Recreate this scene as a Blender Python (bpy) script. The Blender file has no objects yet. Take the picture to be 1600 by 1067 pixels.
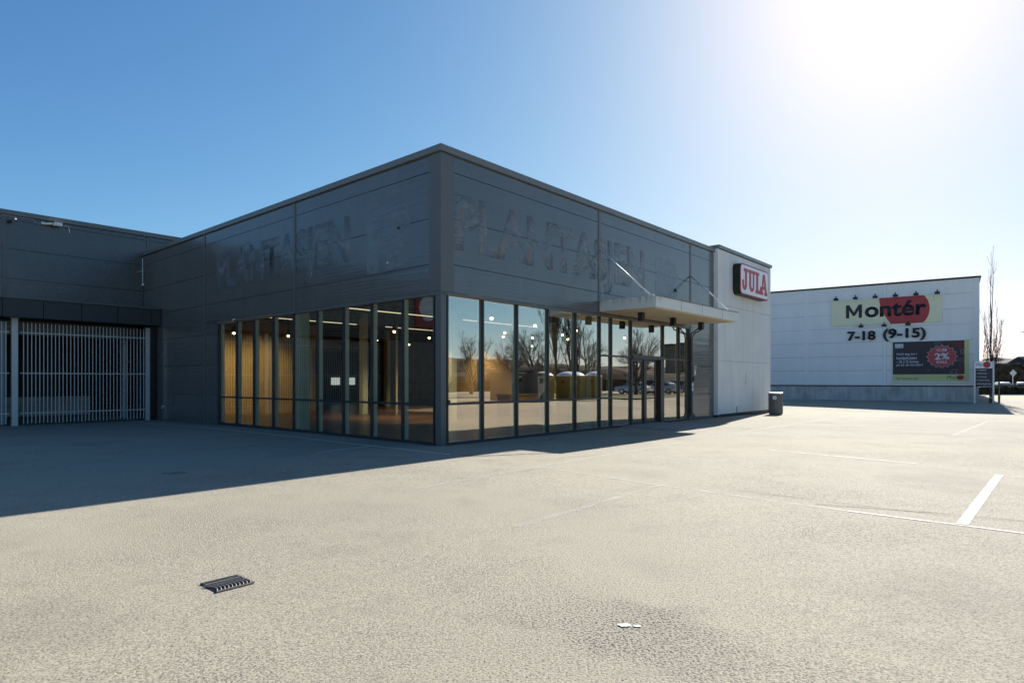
import bpy, bmesh, math, random
from mathutils import Vector, Matrix, noise
R_ = math.radians
scene = bpy.context.scene
COL = scene.collection
random.seed(7)

# ------------------------------------------------------------------ camera
cam_d = bpy.data.cameras.new("camera")
cam = bpy.data.objects.new("camera", cam_d)
COL.objects.link(cam)
scene.camera = cam
cam.location = (0, 0, 1.6)
cam.rotation_euler = (R_(90), 0, 0)
cam_d.sensor_width = 36.0
cam_d.lens = 36.0 * 981 / 1600
cam_d.shift_y = 61.0 / 1600
cam_d.clip_start = 0.05
cam_d.clip_end = 4000

# ------------------------------------------------------------------ sky, sun, exposure
SUN_AZ, SUN_EL = R_(31.1), R_(32.8)
w = bpy.data.worlds.new("World"); scene.world = w; w.use_nodes = True
nt = w.node_tree; nt.nodes.clear()
wo = nt.nodes.new('ShaderNodeOutputWorld'); bg = nt.nodes.new('ShaderNodeBackground')
sky = nt.nodes.new('ShaderNodeTexSky'); sky.sky_type = 'NISHITA'; sky.sun_disc = False
sky.sun_elevation = SUN_EL; sky.sun_rotation = SUN_AZ
sky.altitude = 1000; sky.air_density = 0.7; sky.dust_density = 1.0; sky.ozone_density = 6.0
bg.inputs['Strength'].default_value = 0.058
# tone of the sky: slight per-channel curve and a soft shoulder round the sun
sx = nt.nodes.new('ShaderNodeSeparateColor'); cx_ = nt.nodes.new('ShaderNodeCombineColor'); nt.links.new(sky.outputs[0], sx.inputs[0])
def wm(op, a, b):
    m = nt.nodes.new('ShaderNodeMath'); m.operation = op
    for i, v in enumerate((a, b)):
        if hasattr(v, 'node'): nt.links.new(v, m.inputs[i])
        else: m.inputs[i].default_value = v
    return m.outputs[0]
for i, (ex, kk, sh) in enumerate(((1.28, .79, .066), (1.15, 1.05, .098), (.95, 1.33, .100))):
    v = wm('MULTIPLY', wm('POWER', sx.outputs[i], ex), kk)
    nt.links.new(wm('DIVIDE', v, wm('ADD', 1.0, wm('MULTIPLY', v, sh))), cx_.inputs[i])
nt.links.new(cx_.outputs[0], bg.inputs[0]); nt.links.new(bg.outputs[0], wo.inputs[0])
sd = Vector((math.sin(SUN_AZ)*math.cos(SUN_EL), math.cos(SUN_AZ)*math.cos(SUN_EL), math.sin(SUN_EL)))
sl = bpy.data.lights.new("sun", 'SUN'); sl.energy = 2.55; sl.angle = R_(0.55); sl.color = (1, .975, .92)
so = bpy.data.objects.new("sun", sl); COL.objects.link(so)
so.rotation_euler = sd.to_track_quat('Z', 'Y').to_euler(); so.location = (0, 0, 40)
scene.view_settings.view_transform = 'Standard'; scene.view_settings.look = 'None'
scene.view_settings.gamma = 1; scene.view_settings.exposure = 1.8
try:
    scene.cycles.max_bounces = 10; scene.cycles.transparent_max_bounces = 24
    scene.cycles.caustics_reflective = False; scene.cycles.caustics_refractive = False
    scene.cycles.sample_clamp_indirect = 6
except Exception: pass

# ------------------------------------------------------------------ frames
class Frame:
    def __init__(s, ox, oy, ang):
        s.M = Matrix.Translation((ox, oy, 0)) @ Matrix.Rotation(ang, 4, 'Z'); s.ang = ang
    def w(s, x, y, z=0): return s.M @ Vector((x, y, z))
CX, CY = -1.73268, 15.31317
FB = Frame(CX, CY, math.atan2(.7538606, .6570344))     # the dark store: x along its entrance front, y along its other front
FN = Frame(34.45, 46.3, math.atan2(-.575248, .817979))  # the pale warehouse: x along its front, 0 at its near corner
FW = Frame(0, 0, 0)

def gz(X, Y):
    d = FB.M.inverted() @ Vector((X, Y, 0))
    a = -0.12*math.exp(-((d.x+2)/7)**2-((d.y-17)/5)**2)
    b = -0.22*math.exp(-((X-27)/11)**2-((Y-34)/6)**2)
    c = 0.02*noise.noise(Vector((X*.12, Y*.12, 0)))
    return a+b+(c if abs(X) < 60 and Y > -20 and Y < 80 else 0)

# ------------------------------------------------------------------ object helpers
def tag(o, label=None, cat=None, group=None, kind=None):
    if label: o['label'] = label
    if cat: o['category'] = cat
    if group: o['group'] = group
    if kind: o['kind'] = kind
    return o

class Thing:
    """An Empty at (x,y,z) of a frame; parts are built in frame coordinates."""
    def __init__(s, name, fr, x, y, z, label=None, cat=None, group=None, kind=None, rot=0):
        s.o = bpy.data.objects.new(name, None); s.o.empty_display_size = .2
        COL.objects.link(s.o)
        s.fr = fr; s.base = Matrix.Translation((x, y, z)) @ Matrix.Rotation(rot, 4, 'Z')
        s.o.matrix_world = fr.M @ s.base
        s.off = Vector((x, y, z))
        tag(s.o, label, cat, group, kind)

class MB:
    def __init__(s): s.bm = bmesh.new()
    def vs(s, pts): return [s.bm.verts.new(p) for p in pts]
    def box(s, x0, x1, y0, y1, z0, z1):
        if x0 > x1: x0, x1 = x1, x0
        if y0 > y1: y0, y1 = y1, y0
        if z0 > z1: z0, z1 = z1, z0
        v = s.vs([(x0,y0,z0),(x1,y0,z0),(x1,y1,z0),(x0,y1,z0),(x0,y0,z1),(x1,y0,z1),(x1,y1,z1),(x0,y1,z1)])
        for f in ((0,3,2,1),(4,5,6,7),(0,1,5,4),(1,2,6,5),(2,3,7,6),(3,0,4,7)):
            s.bm.faces.new([v[i] for i in f])
        return s
    def quad(s, a, b, c, d):
        s.bm.faces.new(s.vs([a, b, c, d])); return s
    def prism(s, pts, fn, t0, t1):
        """polygon of 2-D pts, fn(a,b,t)->xyz, between t0 and t1"""
        a = s.vs([fn(p[0], p[1], t0) for p in pts]); b = s.vs([fn(p[0], p[1], t1) for p in pts])
        s.bm.faces.new(a[::-1]); s.bm.faces.new(b)
        n = len(pts)
        for i in range(n): s.bm.faces.new([a[i], a[(i+1) % n], b[(i+1) % n], b[i]])
        return s
    def tube(s, path, rad, n=8, caps=True):
        path = [Vector(p) for p in path]; rings = []
        if not isinstance(rad, (list, tuple)): rad = [rad]*len(path)
        up = None
        for i, p in enumerate(path):
            d = (path[min(i+1, len(path)-1)] - path[max(i-1, 0)])
            if d.length < 1e-9: d = Vector((0, 0, 1))
            d.normalize()
            if up is None or abs(up.dot(d)) > .95:
                up = Vector((0, 0, 1)) if abs(d.z) < .9 else Vector((1, 0, 0))
            a = d.cross(up).normalized(); b = d.cross(a).normalized()
            rings.append(s.vs([p + (a*math.cos(2*math.pi*k/n) + b*math.sin(2*math.pi*k/n))*rad[i] for k in range(n)]))
        for r0, r1 in zip(rings, rings[1:]):
            for k in range(n): s.bm.faces.new([r0[k], r0[(k+1) % n], r1[(k+1) % n], r1[k]])
        if caps and n > 2:
            s.bm.faces.new(rings[0][::-1]); s.bm.faces.new(rings[-1])
        return s
    def lathe(s, cx, cy, prof, n=32, cap=True):
        rings = [s.vs([(cx+r*math.cos(2*math.pi*k/n), cy+r*math.sin(2*math.pi*k/n), z) for k in range(n)]) for r, z in prof]
        for r0, r1 in zip(rings, rings[1:]):
            for k in range(n): s.bm.faces.new([r0[k], r0[(k+1) % n], r1[(k+1) % n], r1[k]])
        if cap: s.bm.faces.new(rings[0][::-1]); s.bm.faces.new(rings[-1])
        return s
    def mesh(s, name, mat, smooth=False, bevel=0, M=None):
        if bevel:
            bmesh.ops.bevel(s.bm, geom=[e for e in s.bm.edges], offset=bevel, segments=2, affect='EDGES', profile=.6)
        if M is not None: bmesh.ops.transform(s.bm, matrix=M, verts=s.bm.verts)
        bmesh.ops.recalc_face_normals(s.bm, faces=s.bm.faces)
        me = bpy.data.meshes.new(name); s.bm.to_mesh(me); s.bm.free()
        me.materials.append(mat)
        if smooth:
            for p in me.polygons: p.use_smooth = True
        return me
    def part(s, name, mat, th, parent=None, smooth=False, bevel=0, label=None):
        """child of thing th (or of its part `parent`), geometry given in th's frame coordinates"""
        me = s.mesh(name, mat, smooth, bevel, th.base.inverted())
        o = bpy.data.objects.new(name, me); COL.objects.link(o)
        o.parent = parent if parent else th.o
        if label: o['label'] = label
        return o
    def solo(s, name, mat, fr, x, y, z, label=None, cat=None, group=None, kind=None, smooth=False, bevel=0):
        me = s.mesh(name, mat, smooth, bevel, Matrix.Translation((-x, -y, -z)))
        o = bpy.data.objects.new(name, me); COL.objects.link(o)
        o.matrix_world = fr.M @ Matrix.Translation((x, y, z))
        return tag(o, label, cat, group, kind)

def copy_tree(o, parent=None):
    c = o.copy(); COL.objects.link(c); c.parent = parent
    for ch in list(o.children): copy_tree(ch, c)
    return c

def curve_mesh(cu, M):
    ob = bpy.data.objects.new('tmp', cu); COL.objects.link(ob)
    dg = bpy.context.evaluated_depsgraph_get()
    me = bpy.data.meshes.new_from_object(ob.evaluated_get(dg))
    bpy.data.objects.remove(ob); me.transform(M); return me

# local axes of a writing plane: columns = (reading direction, up, outwards)
def plane(ox, oy, oz, side):
    if side == 'front': a, c = Vector((1,0,0)), Vector((0,-1,0))      # faces -y
    else:               a, c = Vector((0,-1,0)), Vector((-1,0,0))     # faces -x
    b = Vector((0,0,1))
    M = Matrix.Identity(4)
    for i, v in enumerate((a, b, c)):
        for j in range(3): M[j][i] = v[j]
    M.translation = (ox, oy, oz); return M

def text_part(name, txt, mat, th, parent, x, y, z, width=None, height=1, side='front', depth=.01, bold=0, align='LEFT', spacing=1, squeeze=None, label=None, flip=False):
    cu = bpy.data.curves.new(name, 'FONT'); cu.body = txt; cu.size = 1; cu.extrude = 0; cu.offset = bold
    cu.space_character = spacing; cu.resolution_u = 4; cu.align_x = 'LEFT'
    me = curve_mesh(cu, Matrix.Identity(4))
    xs = [v.co.x for v in me.vertices]; ys = [v.co.y for v in me.vertices]
    if not xs: return None
    x0, x1, y0, y1 = min(xs), max(xs), min(ys), max(ys)
    sy = height/(y1-y0); sx = (width/(x1-x0)) if width else sy
    W = (x1-x0)*sx; ax = 0 if align == 'LEFT' else (-W/2 if align == 'CENTER' else -W)
    bm = bmesh.new(); bm.from_mesh(me)
    for v in bm.verts: v.co = Vector(((v.co.x-x0)*sx*(-1 if flip else 1)+ax, (v.co.y-y0)*sy, 0))
    r = bmesh.ops.extrude_face_region(bm, geom=list(bm.faces))
    for e in r['geom']:
        if isinstance(e, bmesh.types.BMVert): e.co.z += depth
    bmesh.ops.transform(bm, matrix=th.base.inverted() @ plane(x, y, z, side), verts=bm.verts)
    bmesh.ops.recalc_face_normals(bm, faces=bm.faces)
    m2 = bpy.data.meshes.new(name); bm.to_mesh(m2); bm.free(); m2.materials.append(mat)
    o = bpy.data.objects.new(name, m2); COL.objects.link(o); o.parent = parent or th.o
    if label: o['label'] = label
    return o

# ------------------------------------------------------------------ materials
def mat(name, col=(.5,.5,.5), rough=.6, metal=0, spec=.5, emit=None, estr=0, coat=0):
    m = bpy.data.materials.new(name); m.use_nodes = True
    b = m.node_tree.nodes['Principled BSDF']
    b.inputs['Base Color'].default_value = (*col, 1); b.inputs['Roughness'].default_value = rough
    b.inputs['Metallic'].default_value = metal; b.inputs['Specular IOR Level'].default_value = spec
    b.inputs['Coat Weight'].default_value = coat
    if emit: b.inputs['Emission Color'].default_value = (*emit, 1); b.inputs['Emission Strength'].default_value = estr
    return m
class NT:
    def __init__(s, m):
        s.m = m; s.t = m.node_tree; s.b = s.t.nodes['Principled BSDF']; s.out = s.t.nodes['Material Output']
        s.tc = s.t.nodes.new('ShaderNodeTexCoord')
    def n(s, typ, **kw):
        nd = s.t.nodes.new(typ)
        for k, v in kw.items():
            if k in nd.inputs: nd.inputs[k].default_value = v
            else: setattr(nd, k, v)
        return nd
    def l(s, a, b): s.t.links.new(a, b)
    def coord(s, scale=(1,1,1), which='Object', rot=(0,0,0), loc=(0,0,0)):
        mp = s.t.nodes.new('ShaderNodeMapping'); mp.inputs['Scale'].default_value = scale
        mp.inputs['Rotation'].default_value = rot; mp.inputs['Location'].default_value = loc
        s.l(s.tc.outputs[which], mp.inputs[0]); return mp.outputs[0]
    def noise(s, scale, detail=4, rough=.55, vec=None, dist=0):
        nd = s.n('ShaderNodeTexNoise'); nd.inputs['Scale'].default_value = scale; nd.inputs['Detail'].default_value = detail
        nd.inputs['Roughness'].default_value = rough; nd.inputs['Distortion'].default_value = dist
        s.l(vec or s.coord(), nd.inputs['Vector']); return nd.outputs[0]
    def ramp(s, fac, stops):
        r = s.n('ShaderNodeValToRGB'); e = r.color_ramp.elements
        while len(e) > 1: e.remove(e[-1])
        e[0].position = stops[0][0]; e[0].color = (*stops[0][1], 1) if len(stops[0][1]) == 3 else stops[0][1]
        for p, c in stops[1:]:
            q = e.new(p); q.color = (*c, 1) if len(c) == 3 else c
        s.l(fac, r.inputs[0]); return r.outputs[0]
    def mix(s, fac, a, b, blend='MIX'):
        m = s.n('ShaderNodeMix'); m.data_type = 'RGBA'; m.blend_type = blend
        for v, i in ((fac, 0), (a, 6), (b, 7)):
            if hasattr(v, 'node'): s.l(v, m.inputs[i])
            elif i == 0: m.inputs[0].default_value = v
            else: m.inputs[i].default_value = (*v, 1)
        return m.outputs[2]
    def math(s, op, a, b=0, c=None, clamp=False):
        m = s.n('ShaderNodeMath'); m.operation = op; m.use_clamp = clamp
        for i, v in enumerate((a, b) if c is None else (a, b, c)):
            if hasattr(v, 'node'): s.l(v, m.inputs[i])
            else: m.inputs[i].default_value = v
        return m.outputs[0]
    def bump(s, h, strength=.3, dist=.01, normal=None):
        b = s.n('ShaderNodeBump'); b.inputs['Strength'].default_value = strength; b.inputs['Distance'].default_value = dist
        s.l(h, b.inputs['Height'])
        if normal: s.l(normal, b.inputs['Normal'])
        return b.outputs[0]
    def color(s, c): s.l(c, s.b.inputs['Base Color'])
    def rough(s, c): s.l(c, s.b.inputs['Roughness'])
    def normal(s, c): s.l(c, s.b.inputs['Normal'])
def G(v): return (v, v, v)

def sep(k, vec):
    x = k.n('ShaderNodeSeparateXYZ'); k.l(vec, x.inputs[0]); return x.outputs

# asphalt (object coordinates of the ground sheet are world metres)
M_asph = mat('asphalt', rough=.88, spec=.32); k = NT(M_asph)
vec = k.coord()
fine = k.noise(72, 4, .8, vec); mid = k.noise(17, 3, .6, vec); big = k.noise(.35, 5, .6, vec); huge = k.noise(.07, 3, .5, vec)
vor = k.n('ShaderNodeTexVoronoi'); vor.inputs['Scale'].default_value = 85; k.l(vec, vor.inputs['Vector'])
# coarser, more open patch of surface running across the foreground
xyz = sep(k, vec)
ln = k.math('MULTIPLY', k.math('ADD', xyz[0], xyz[1]), .707)
lnn = k.math('ADD', ln, k.math('MULTIPLY', k.noise(1.1, 4, .6, vec), 1.6))
band = k.math('SUBTRACT', 1, k.math('ABSOLUTE', k.math('MULTIPLY', k.math('SUBTRACT', lnn, 4.15), 1.3)), clamp=True)
along = k.math('MULTIPLY', k.math('SUBTRACT', xyz[0], xyz[1]), .707)
bandx = k.math('MULTIPLY', k.math('MULTIPLY', band, 1.8, clamp=True), k.math('SUBTRACT', 1, k.math('ABSOLUTE', k.math('MULTIPLY', k.math('ADD', along, 2.3), .45)), clamp=True), clamp=True)
coarse = k.math('MAXIMUM', bandx, k.ramp(big, [(.45, G(.22)), (.62, G(.75))]))
speck = k.ramp(fine, [(.40, G(.0)), (.46, G(.6)), (.56, G(1))])
stone = k.ramp(vor.outputs['Color'], [(0, G(.3)), (1, G(1))])
base = k.mix(speck, (.07, .062, .048), (.50, .435, .32))
base = k.mix(k.math('MULTIPLY', stone, .3), base, (.56, .51, .41))
dk = k.ramp(k.noise(55, 2, .5, vec), [(.38, G(1)), (.5, G(0))])
base = k.mix(k.math('MULTIPLY', coarse, k.math('ADD', k.math('MULTIPLY', dk, .8), .2)), base, (.045, .042, .036))
tint = k.ramp(huge, [(.3, (.84, .83, .83)), (.5, (1, .99, .97)), (.7, (1.1, 1.04, .93))])
base = k.mix(1.0, base, tint, 'MULTIPLY')
pat = k.ramp(big, [(.32, G(.76)), (.47, G(.96)), (.66, G(1.07))])
base = k.mix(1.0, base, pat, 'MULTIPLY')
blot = k.ramp(k.noise(1.7, 6, .65, k.coord(loc=(13, 4, 0))), [(.60, G(0)), (.74, G(.28))])
base = k.mix(blot, base, (.16, .13, .1))
k.color(base)
h = k.math('ADD', k.math('MULTIPLY', fine, .7), k.math('MULTIPLY', k.noise(55, 2, .5, vec), k.math('ADD', k.math('MULTIPLY', coarse, 1.6), .35)))
k.normal(k.bump(h, .75, .0065))
# far ground
M_grass = mat('dry_grass', (.12, .12, .05), .95); k = NT(M_grass)
k.color(k.mix(k.noise(3, 5, .7), (.07, .085, .03), (.2, .18, .09))); k.normal(k.bump(k.noise(30, 4), .6, .05))

def paint_mat(name, col, lo, hi, a=1.0):
    m = mat(name, col, .7); k = NT(m)
    tr = k.n('ShaderNodeBsdfTransparent'); mx = k.n('ShaderNodeMixShader')
    vec = k.coord(); f = k.math('ADD', k.math('MULTIPLY', k.noise(60, 3, .7, vec), .55), k.math('MULTIPLY', k.noise(3, 4, .6, vec), .45))
    fac = k.ramp(f, [(lo, G(a)), (hi, G(0))])
    k.l(fac, mx.inputs[0]); k.l(tr.outputs[0], mx.inputs[1]); k.l(k.b.outputs[0], mx.inputs[2]); k.l(mx.outputs[0], k.out.inputs[0])
    k.normal(k.bump(k.noise(70, 3), .4, .004))
    return m
M_paint = paint_mat('worn_white_paint', (.56, .53, .46), .45, .62)
M_paint_faint = paint_mat('faint_white_paint', (.58, .56, .50), .40, .56, .5)
M_paint_solid = paint_mat('kept_white_paint', (.66, .64, .58), .54, .72)
M_crack = mat('crack', (.02, .02, .02), .95)

# dark cladding: ribbed coated steel
def cladding(name, col, rough=.28, ribs=.10, wav=.3, ribst=.25, var=.16):
    m = mat(name, col, rough, 0, .9); k = NT(m)
    vec = k.coord(); xyz = sep(k, vec)
    wv = k.n('ShaderNodeTexWave'); wv.wave_type = 'BANDS'; wv.bands_direction = 'Z'; wv.wave_profile = 'SIN'
    wv.inputs['Scale'].default_value = .314/ribs; wv.inputs['Distortion'].default_value = 0; k.l(vec, wv.inputs['Vector'])
    sharp = k.ramp(wv.outputs['Fac'], [(0, G(0)), (.14, G(1)), (1, G(1))])
    broad = k.noise(1, 2, .5, k.coord((.22, .22, 5.5)))
    n1 = k.bump(broad, wav, .02)
    n2 = k.bump(sharp, ribst, .004, n1)
    k.normal(n2)
    dirt = k.noise(1, 5, .6, k.coord((1.2, 1.2, .25)))
    k.color(k.mix(k.ramp(dirt, [(.35, G(0)), (.7, G(1))]), tuple(c*(1-var) for c in col), tuple(c*(1+var) for c in col)))
    k.rough(k.math('ADD', k.math('MULTIPLY', k.noise(2.2, 4), .16), rough-.08))
    return m
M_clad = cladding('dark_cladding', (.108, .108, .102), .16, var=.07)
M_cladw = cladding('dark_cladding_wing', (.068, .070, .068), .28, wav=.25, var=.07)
M_trim = mat('dark_trim', (.115, .118, .115), .38)
M_cap = mat('parapet_cap', (.16, .165, .16), .35)
M_frame = mat('frame_dark', (.03, .034, .038), .35)
M_black = mat('black', (.008, .008, .009), .5)
M_alu = mat('aluminium', (.88, .90, .86), .4)
M_galv = mat('galvanised', (.42, .45, .47), .5, .45); k = NT(M_galv)
k.color(k.mix(k.noise(9, 4), (.50, .52, .52), (.68, .70, .70)))
M_white_metal = mat('white_metal', (.75, .75, .73), .4)
M_ghost = mat('faded_lettering', (.25, .29, .32), .2, spec=.9); k = NT(M_ghost)
tr = k.n('ShaderNodeBsdfTransparent'); mx = k.n('ShaderNodeMixShader')
f = k.math('ADD', k.math('MULTIPLY', k.noise(1.2, 5, .6), .7), k.math('MULTIPLY', k.noise(1, 2, .5, k.coord((1.2, 1.2, 10))), .3))
k.l(k.ramp(f, [(.36, G(.0)), (.60, G(.46))]), mx.inputs[0]); k.l(tr.outputs[0], mx.inputs[1]); k.l(k.b.outputs[0], mx.inputs[2]); k.l(mx.outputs[0], k.out.inputs[0])

def glass_mat(name, refl, tint, extra=.75):
    m = bpy.data.materials.new(name); m.use_nodes = True; t = m.node_tree; t.nodes.clear()
    out = t.nodes.new('ShaderNodeOutputMaterial'); tr = t.nodes.new('ShaderNodeBsdfTransparent'); gl = t.nodes.new('ShaderNodeBsdfGlossy')
    mx = t.nodes.new('ShaderNodeMixShader'); lw = t.nodes.new('ShaderNodeFresnel'); lw.inputs[0].default_value = 1.5
    tr.inputs[0].default_value = (*tint, 1); gl.inputs['Color'].default_value = (1, .96, .86, 1); gl.inputs['Roughness'].default_value = .0
    ma = t.nodes.new('ShaderNodeMath'); ma.operation = 'MULTIPLY_ADD'; ma.inputs[1].default_value = extra; ma.inputs[2].default_value = refl; ma.use_clamp = True
    geo = t.nodes.new('ShaderNodeNewGeometry'); inv = t.nodes.new('ShaderNodeMath'); inv.operation = 'SUBTRACT'; inv.inputs[0].default_value = 1
    co = t.nodes.new('ShaderNodeMath'); co.operation = 'MULTIPLY'   # the reflecting coating sits on the face the ray enters by
    t.links.new(geo.outputs['Backfacing'], inv.inputs[1]); t.links.new(lw.outputs[0], ma.inputs[0]); t.links.new(ma.outputs[0], co.inputs[0]); t.links.new(inv.outputs[0], co.inputs[1]); t.links.new(co.outputs[0], mx.inputs[0])
    t.links.new(tr.outputs[0], mx.inputs[1]); t.links.new(gl.outputs[0], mx.inputs[2]); t.links.new(mx.outputs[0], out.inputs[0])
    # slight unevenness of the float glass
    tc = t.nodes.new('ShaderNodeTexCoord'); no = t.nodes.new('ShaderNodeTexNoise'); no.inputs['Scale'].default_value = .9; no.inputs['Detail'].default_value = 1
    bu = t.nodes.new('ShaderNodeBump'); bu.inputs['Strength'].default_value = .12; bu.inputs['Distance'].default_value = .01
    t.links.new(tc.outputs['Object'], no.inputs['Vector']); t.links.new(no.outputs[0], bu.inputs['Height']); t.links.new(bu.outputs[0], gl.inputs['Normal'])
    return m
M_glass = glass_mat('window_glass', .47, (.90, .88, .80))
M_glass_side = glass_mat('side_window_glass', .19, (.86, .88, .82))

M_panel = mat('grey_fibre_cement', (.62, .65, .64), .7); k = NT(M_panel)
st = k.noise(1, 5, .6, k.coord((2.4, 2.4, .22))); cl = k.noise(.9, 5, .6)
k.color(k.mix(k.ramp(k.math('ADD', k.math('MULTIPLY', st, .6), k.math('MULTIPLY', cl, .4)), [(.35, G(0)), (.65, G(1))]), (.64, .65, .62), (.74, .745, .71)))
M_canopy = mat('canopy_metal', (.6, .6, .55), .5); k = NT(M_canopy); cxy = sep(k, k.coord())
zz = sep(k, k.coord())[2]
drip = k.math('MULTIPLY', k.ramp(k.noise(1, 4, .6, k.coord((9, 9, .5))), [(.42, G(0)), (.66, G(1))]), k.math('MULTIPLY', k.ramp(zz, [(4.0, G(0)), (4.21, G(.75))]) if False else k.math('MULTIPLY', k.math('SUBTRACT', zz, 3.98, clamp=True), 3.6, clamp=True), k.ramp(cxy[0], [(0, G(1)), (1, G(1))]) if False else k.math('SUBTRACT', 1.0, k.math('MULTIPLY', k.math('SUBTRACT', cxy[0], 6.99, clamp=True), 1.0, clamp=True), clamp=True)))
k.color(k.mix(drip, k.mix(k.noise(2, 4), (.66, .66, .60), (.76, .76, .70)), (.2, .19, .15)))
M_soffit = mat('canopy_soffit', (.62, .53, .38), .6); k = NT(M_soffit)
wv = k.n('ShaderNodeTexWave'); wv.bands_direction = 'Y'; wv.inputs['Scale'].default_value = .314/.1; k.l(k.coord(), wv.inputs['Vector'])
k.color(k.mix(k.ramp(wv.outputs['Fac'], [(0, G(0)), (.2, G(1))]), (.3, .24, .16), (.66, .57, .42))); k.normal(k.bump(wv.outputs['Fac'], .5, .01))
M_slab = mat('concrete_slab', (.3, .3, .29), .8); k = NT(M_slab); k.color(k.mix(k.noise(5, 5), (.22, .22, .21), (.36, .36, .34)))
M_floor = mat('brown_floor', (.2, .1, .05), .3); k = NT(M_floor); k.color(k.mix(k.noise(1, 4, .6, k.coord((1, 8, 1))), (.17, .09, .05), (.30, .17, .09)))
M_ceil = mat('dark_ceiling', (.05, .05, .05), .8)
M_inw = mat('interior_wall', (.22, .15, .09), .8)
M_yel = mat('beige_interior_wall', (.42, .31, .15), .8)
M_col = mat('pale_column', (.66, .76, .66), .55)
M_beam = mat('roof_beam', (.13, .13, .12), .6)
M_lamp = mat('lit_lamp', (1, .9, .6), .5, emit=(1, .78, .42), estr=4)
M_tube = mat('lit_tube', (1, .9, .7), .5, emit=(1, .86, .62), estr=.32)
M_day = mat('daylight_glow_pane', (.8, .8, .8), .4, emit=(.85, .95, 1), estr=.2)  # emission stands in for daylight behind the overhead door panes
M_red = mat('sign_red', (.42, .035, .045), .45)
M_redjula = mat('sign_red_face', (.48, .055, .07), .5)
M_signwhite = mat('sign_white', (.78, .82, .86), .4)
M_warm_white = mat('cream_board', (.78, .78, .52), .5); k = NT(M_warm_white)
k.color(k.mix(k.noise(.8, 4), (.80, .76, .50), (.88, .84, .60)))
M_navy = mat('navy_print', (.025, .025, .045), .5)
M_ink = mat('sign_black', (.012, .012, .018), .5)
M_wh = cladding('pale_cladding', (.84, .83, .81), .5, ribs=.06, wav=.1, ribst=.06, var=.04)
M_whtrim = mat('pale_trim', (.86, .855, .84), .45)
M_conc = mat('concrete_plinth', (.32, .34, .35), .85); k = NT(M_conc)
k.color(k.mix(k.ramp(k.math('ADD', k.math('MULTIPLY', k.noise(.9, 6, .7), .6), k.math('MULTIPLY', k.noise(1, 4, .6, k.coord((3, 3, .4))), .4)), [(.38, G(0)), (.62, G(1))]), (.34, .34, .32), (.60, .60, .57)))
M_green = mat('billboard_green', (.60, .62, .28), .5)
M_bark = mat('bark', (.09, .075, .055), .9)
M_twig = mat('twigs', (.06, .05, .045), .9)
M_twigd = mat('dark_twigs', (.075, .07, .06), .9)
M_hedge = mat('hedge', (.05, .06, .025), .95); k = NT(M_hedge); k.color(k.mix(k.noise(3, 5, .8), (.03, .035, .015), (.12, .11, .05)))
M_bank = mat('brown_bank', (.13, .09, .06), .95); k = NT(M_bank)
k.color(k.mix(k.ramp(k.noise(1, 6, .8, k.coord((.6, .6, 1.1))), [(.36, G(0)), (.62, G(1))]), (.03, .022, .015), (.16, .11, .07)))
M_hill = mat('wooded_hill', (.05, .035, .022), .95); k = NT(M_hill); k.color(k.mix(k.noise(.25, 6, .8), (.02, .014, .008), (.085, .058, .036)))
M_wood = mat('old_wood', (.17, .14, .09), .9)

# ------------------------------------------------------------------ ground
def axis(lo, hi, near_lo, near_hi, step, grow=1.5):
    a = [near_lo + i*step for i in range(int((near_hi-near_lo)/step)+1)]
    s = step; x = a[-1]
    while x < hi: s *= grow; x += s; a.append(min(x, hi))
    s = step; x = a[0]
    while x > lo: s *= grow; x -= s; a.insert(0, max(x, lo))
    return a
def build_ground():
    xs = axis(-1500, 1500, -30, 60, 1.0); ys = axis(-1500, 1500, -4, 60, 1.0)
    bm = bmesh.new()
    V = [[bm.verts.new((x, y, gz(x, y))) for y in ys] for x in xs]
    for i in range(len(xs)-1):
        for j in range(len(ys)-1): bm.faces.new([V[i][j], V[i+1][j], V[i+1][j+1], V[i][j+1]])
    me = bpy.data.meshes.new('ground'); bm.to_mesh(me); bm.free(); me.materials.append(M_asph)
    for p in me.polygons: p.use_smooth = True
    o = bpy.data.objects.new('ground', me); COL.objects.link(o); tag(o, 'pale worn asphalt of the open parking lot', 'ground', kind='structure')
build_ground()

def gplane(X, Y):      # height of the faceted ground sheet: sample on the 1 m grid, bilinear
    x0 = math.floor(X); y0 = math.floor(Y); fx = X-x0; fy = Y-y0
    a, b, c, d = gz(x0, y0), gz(x0+1, y0), gz(x0, y0+1), gz(x0+1, y0+1)
    return a*(1-fx)*(1-fy)+b*fx*(1-fy)+c*(1-fx)*fy+d*fx*fy

def strip(name, pts, wd, m, lift=.006, jag=0, label=None):
    bm = bmesh.new(); P = [Vector((p[0], p[1], 0)) for p in pts]; out = []
    for a, b in zip(P, P[1:]):
        n = max(1, int((b-a).length/.25))
        for i in range(n): out.append(a.lerp(b, i/n))
    out.append(P[-1]); prev = None
    for i, p in enumerate(out):
        d = (out[min(i+1, len(out)-1)]-out[max(i-1, 0)]).normalized(); s = Vector((-d.y, d.x, 0))
        q = p + s*random.uniform(-jag, jag); ww = wd*(1 if not jag else random.uniform(.3, 1.2))
        l, r = q+s*ww/2, q-s*ww/2
        cur = [bm.verts.new((v.x, v.y, gplane(v.x, v.y)+lift)) for v in (l, r)]
        if prev: bm.faces.new([prev[0], prev[1], cur[1], cur[0]])
        prev = cur
    bmesh.ops.recalc_face_normals(bm, faces=bm.faces)
    me = bpy.data.meshes.new(name); bm.to_mesh(me); bm.free(); me.materials.append(m)
    o = bpy.data.objects.new(name, me); COL.objects.link(o)
    tag(o, label, 'road marking' if 'mark' in name else 'ground crack', kind='structure'); return o
def B(u, v): p = FB.w(u, v); return (p.x, p.y)
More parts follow.
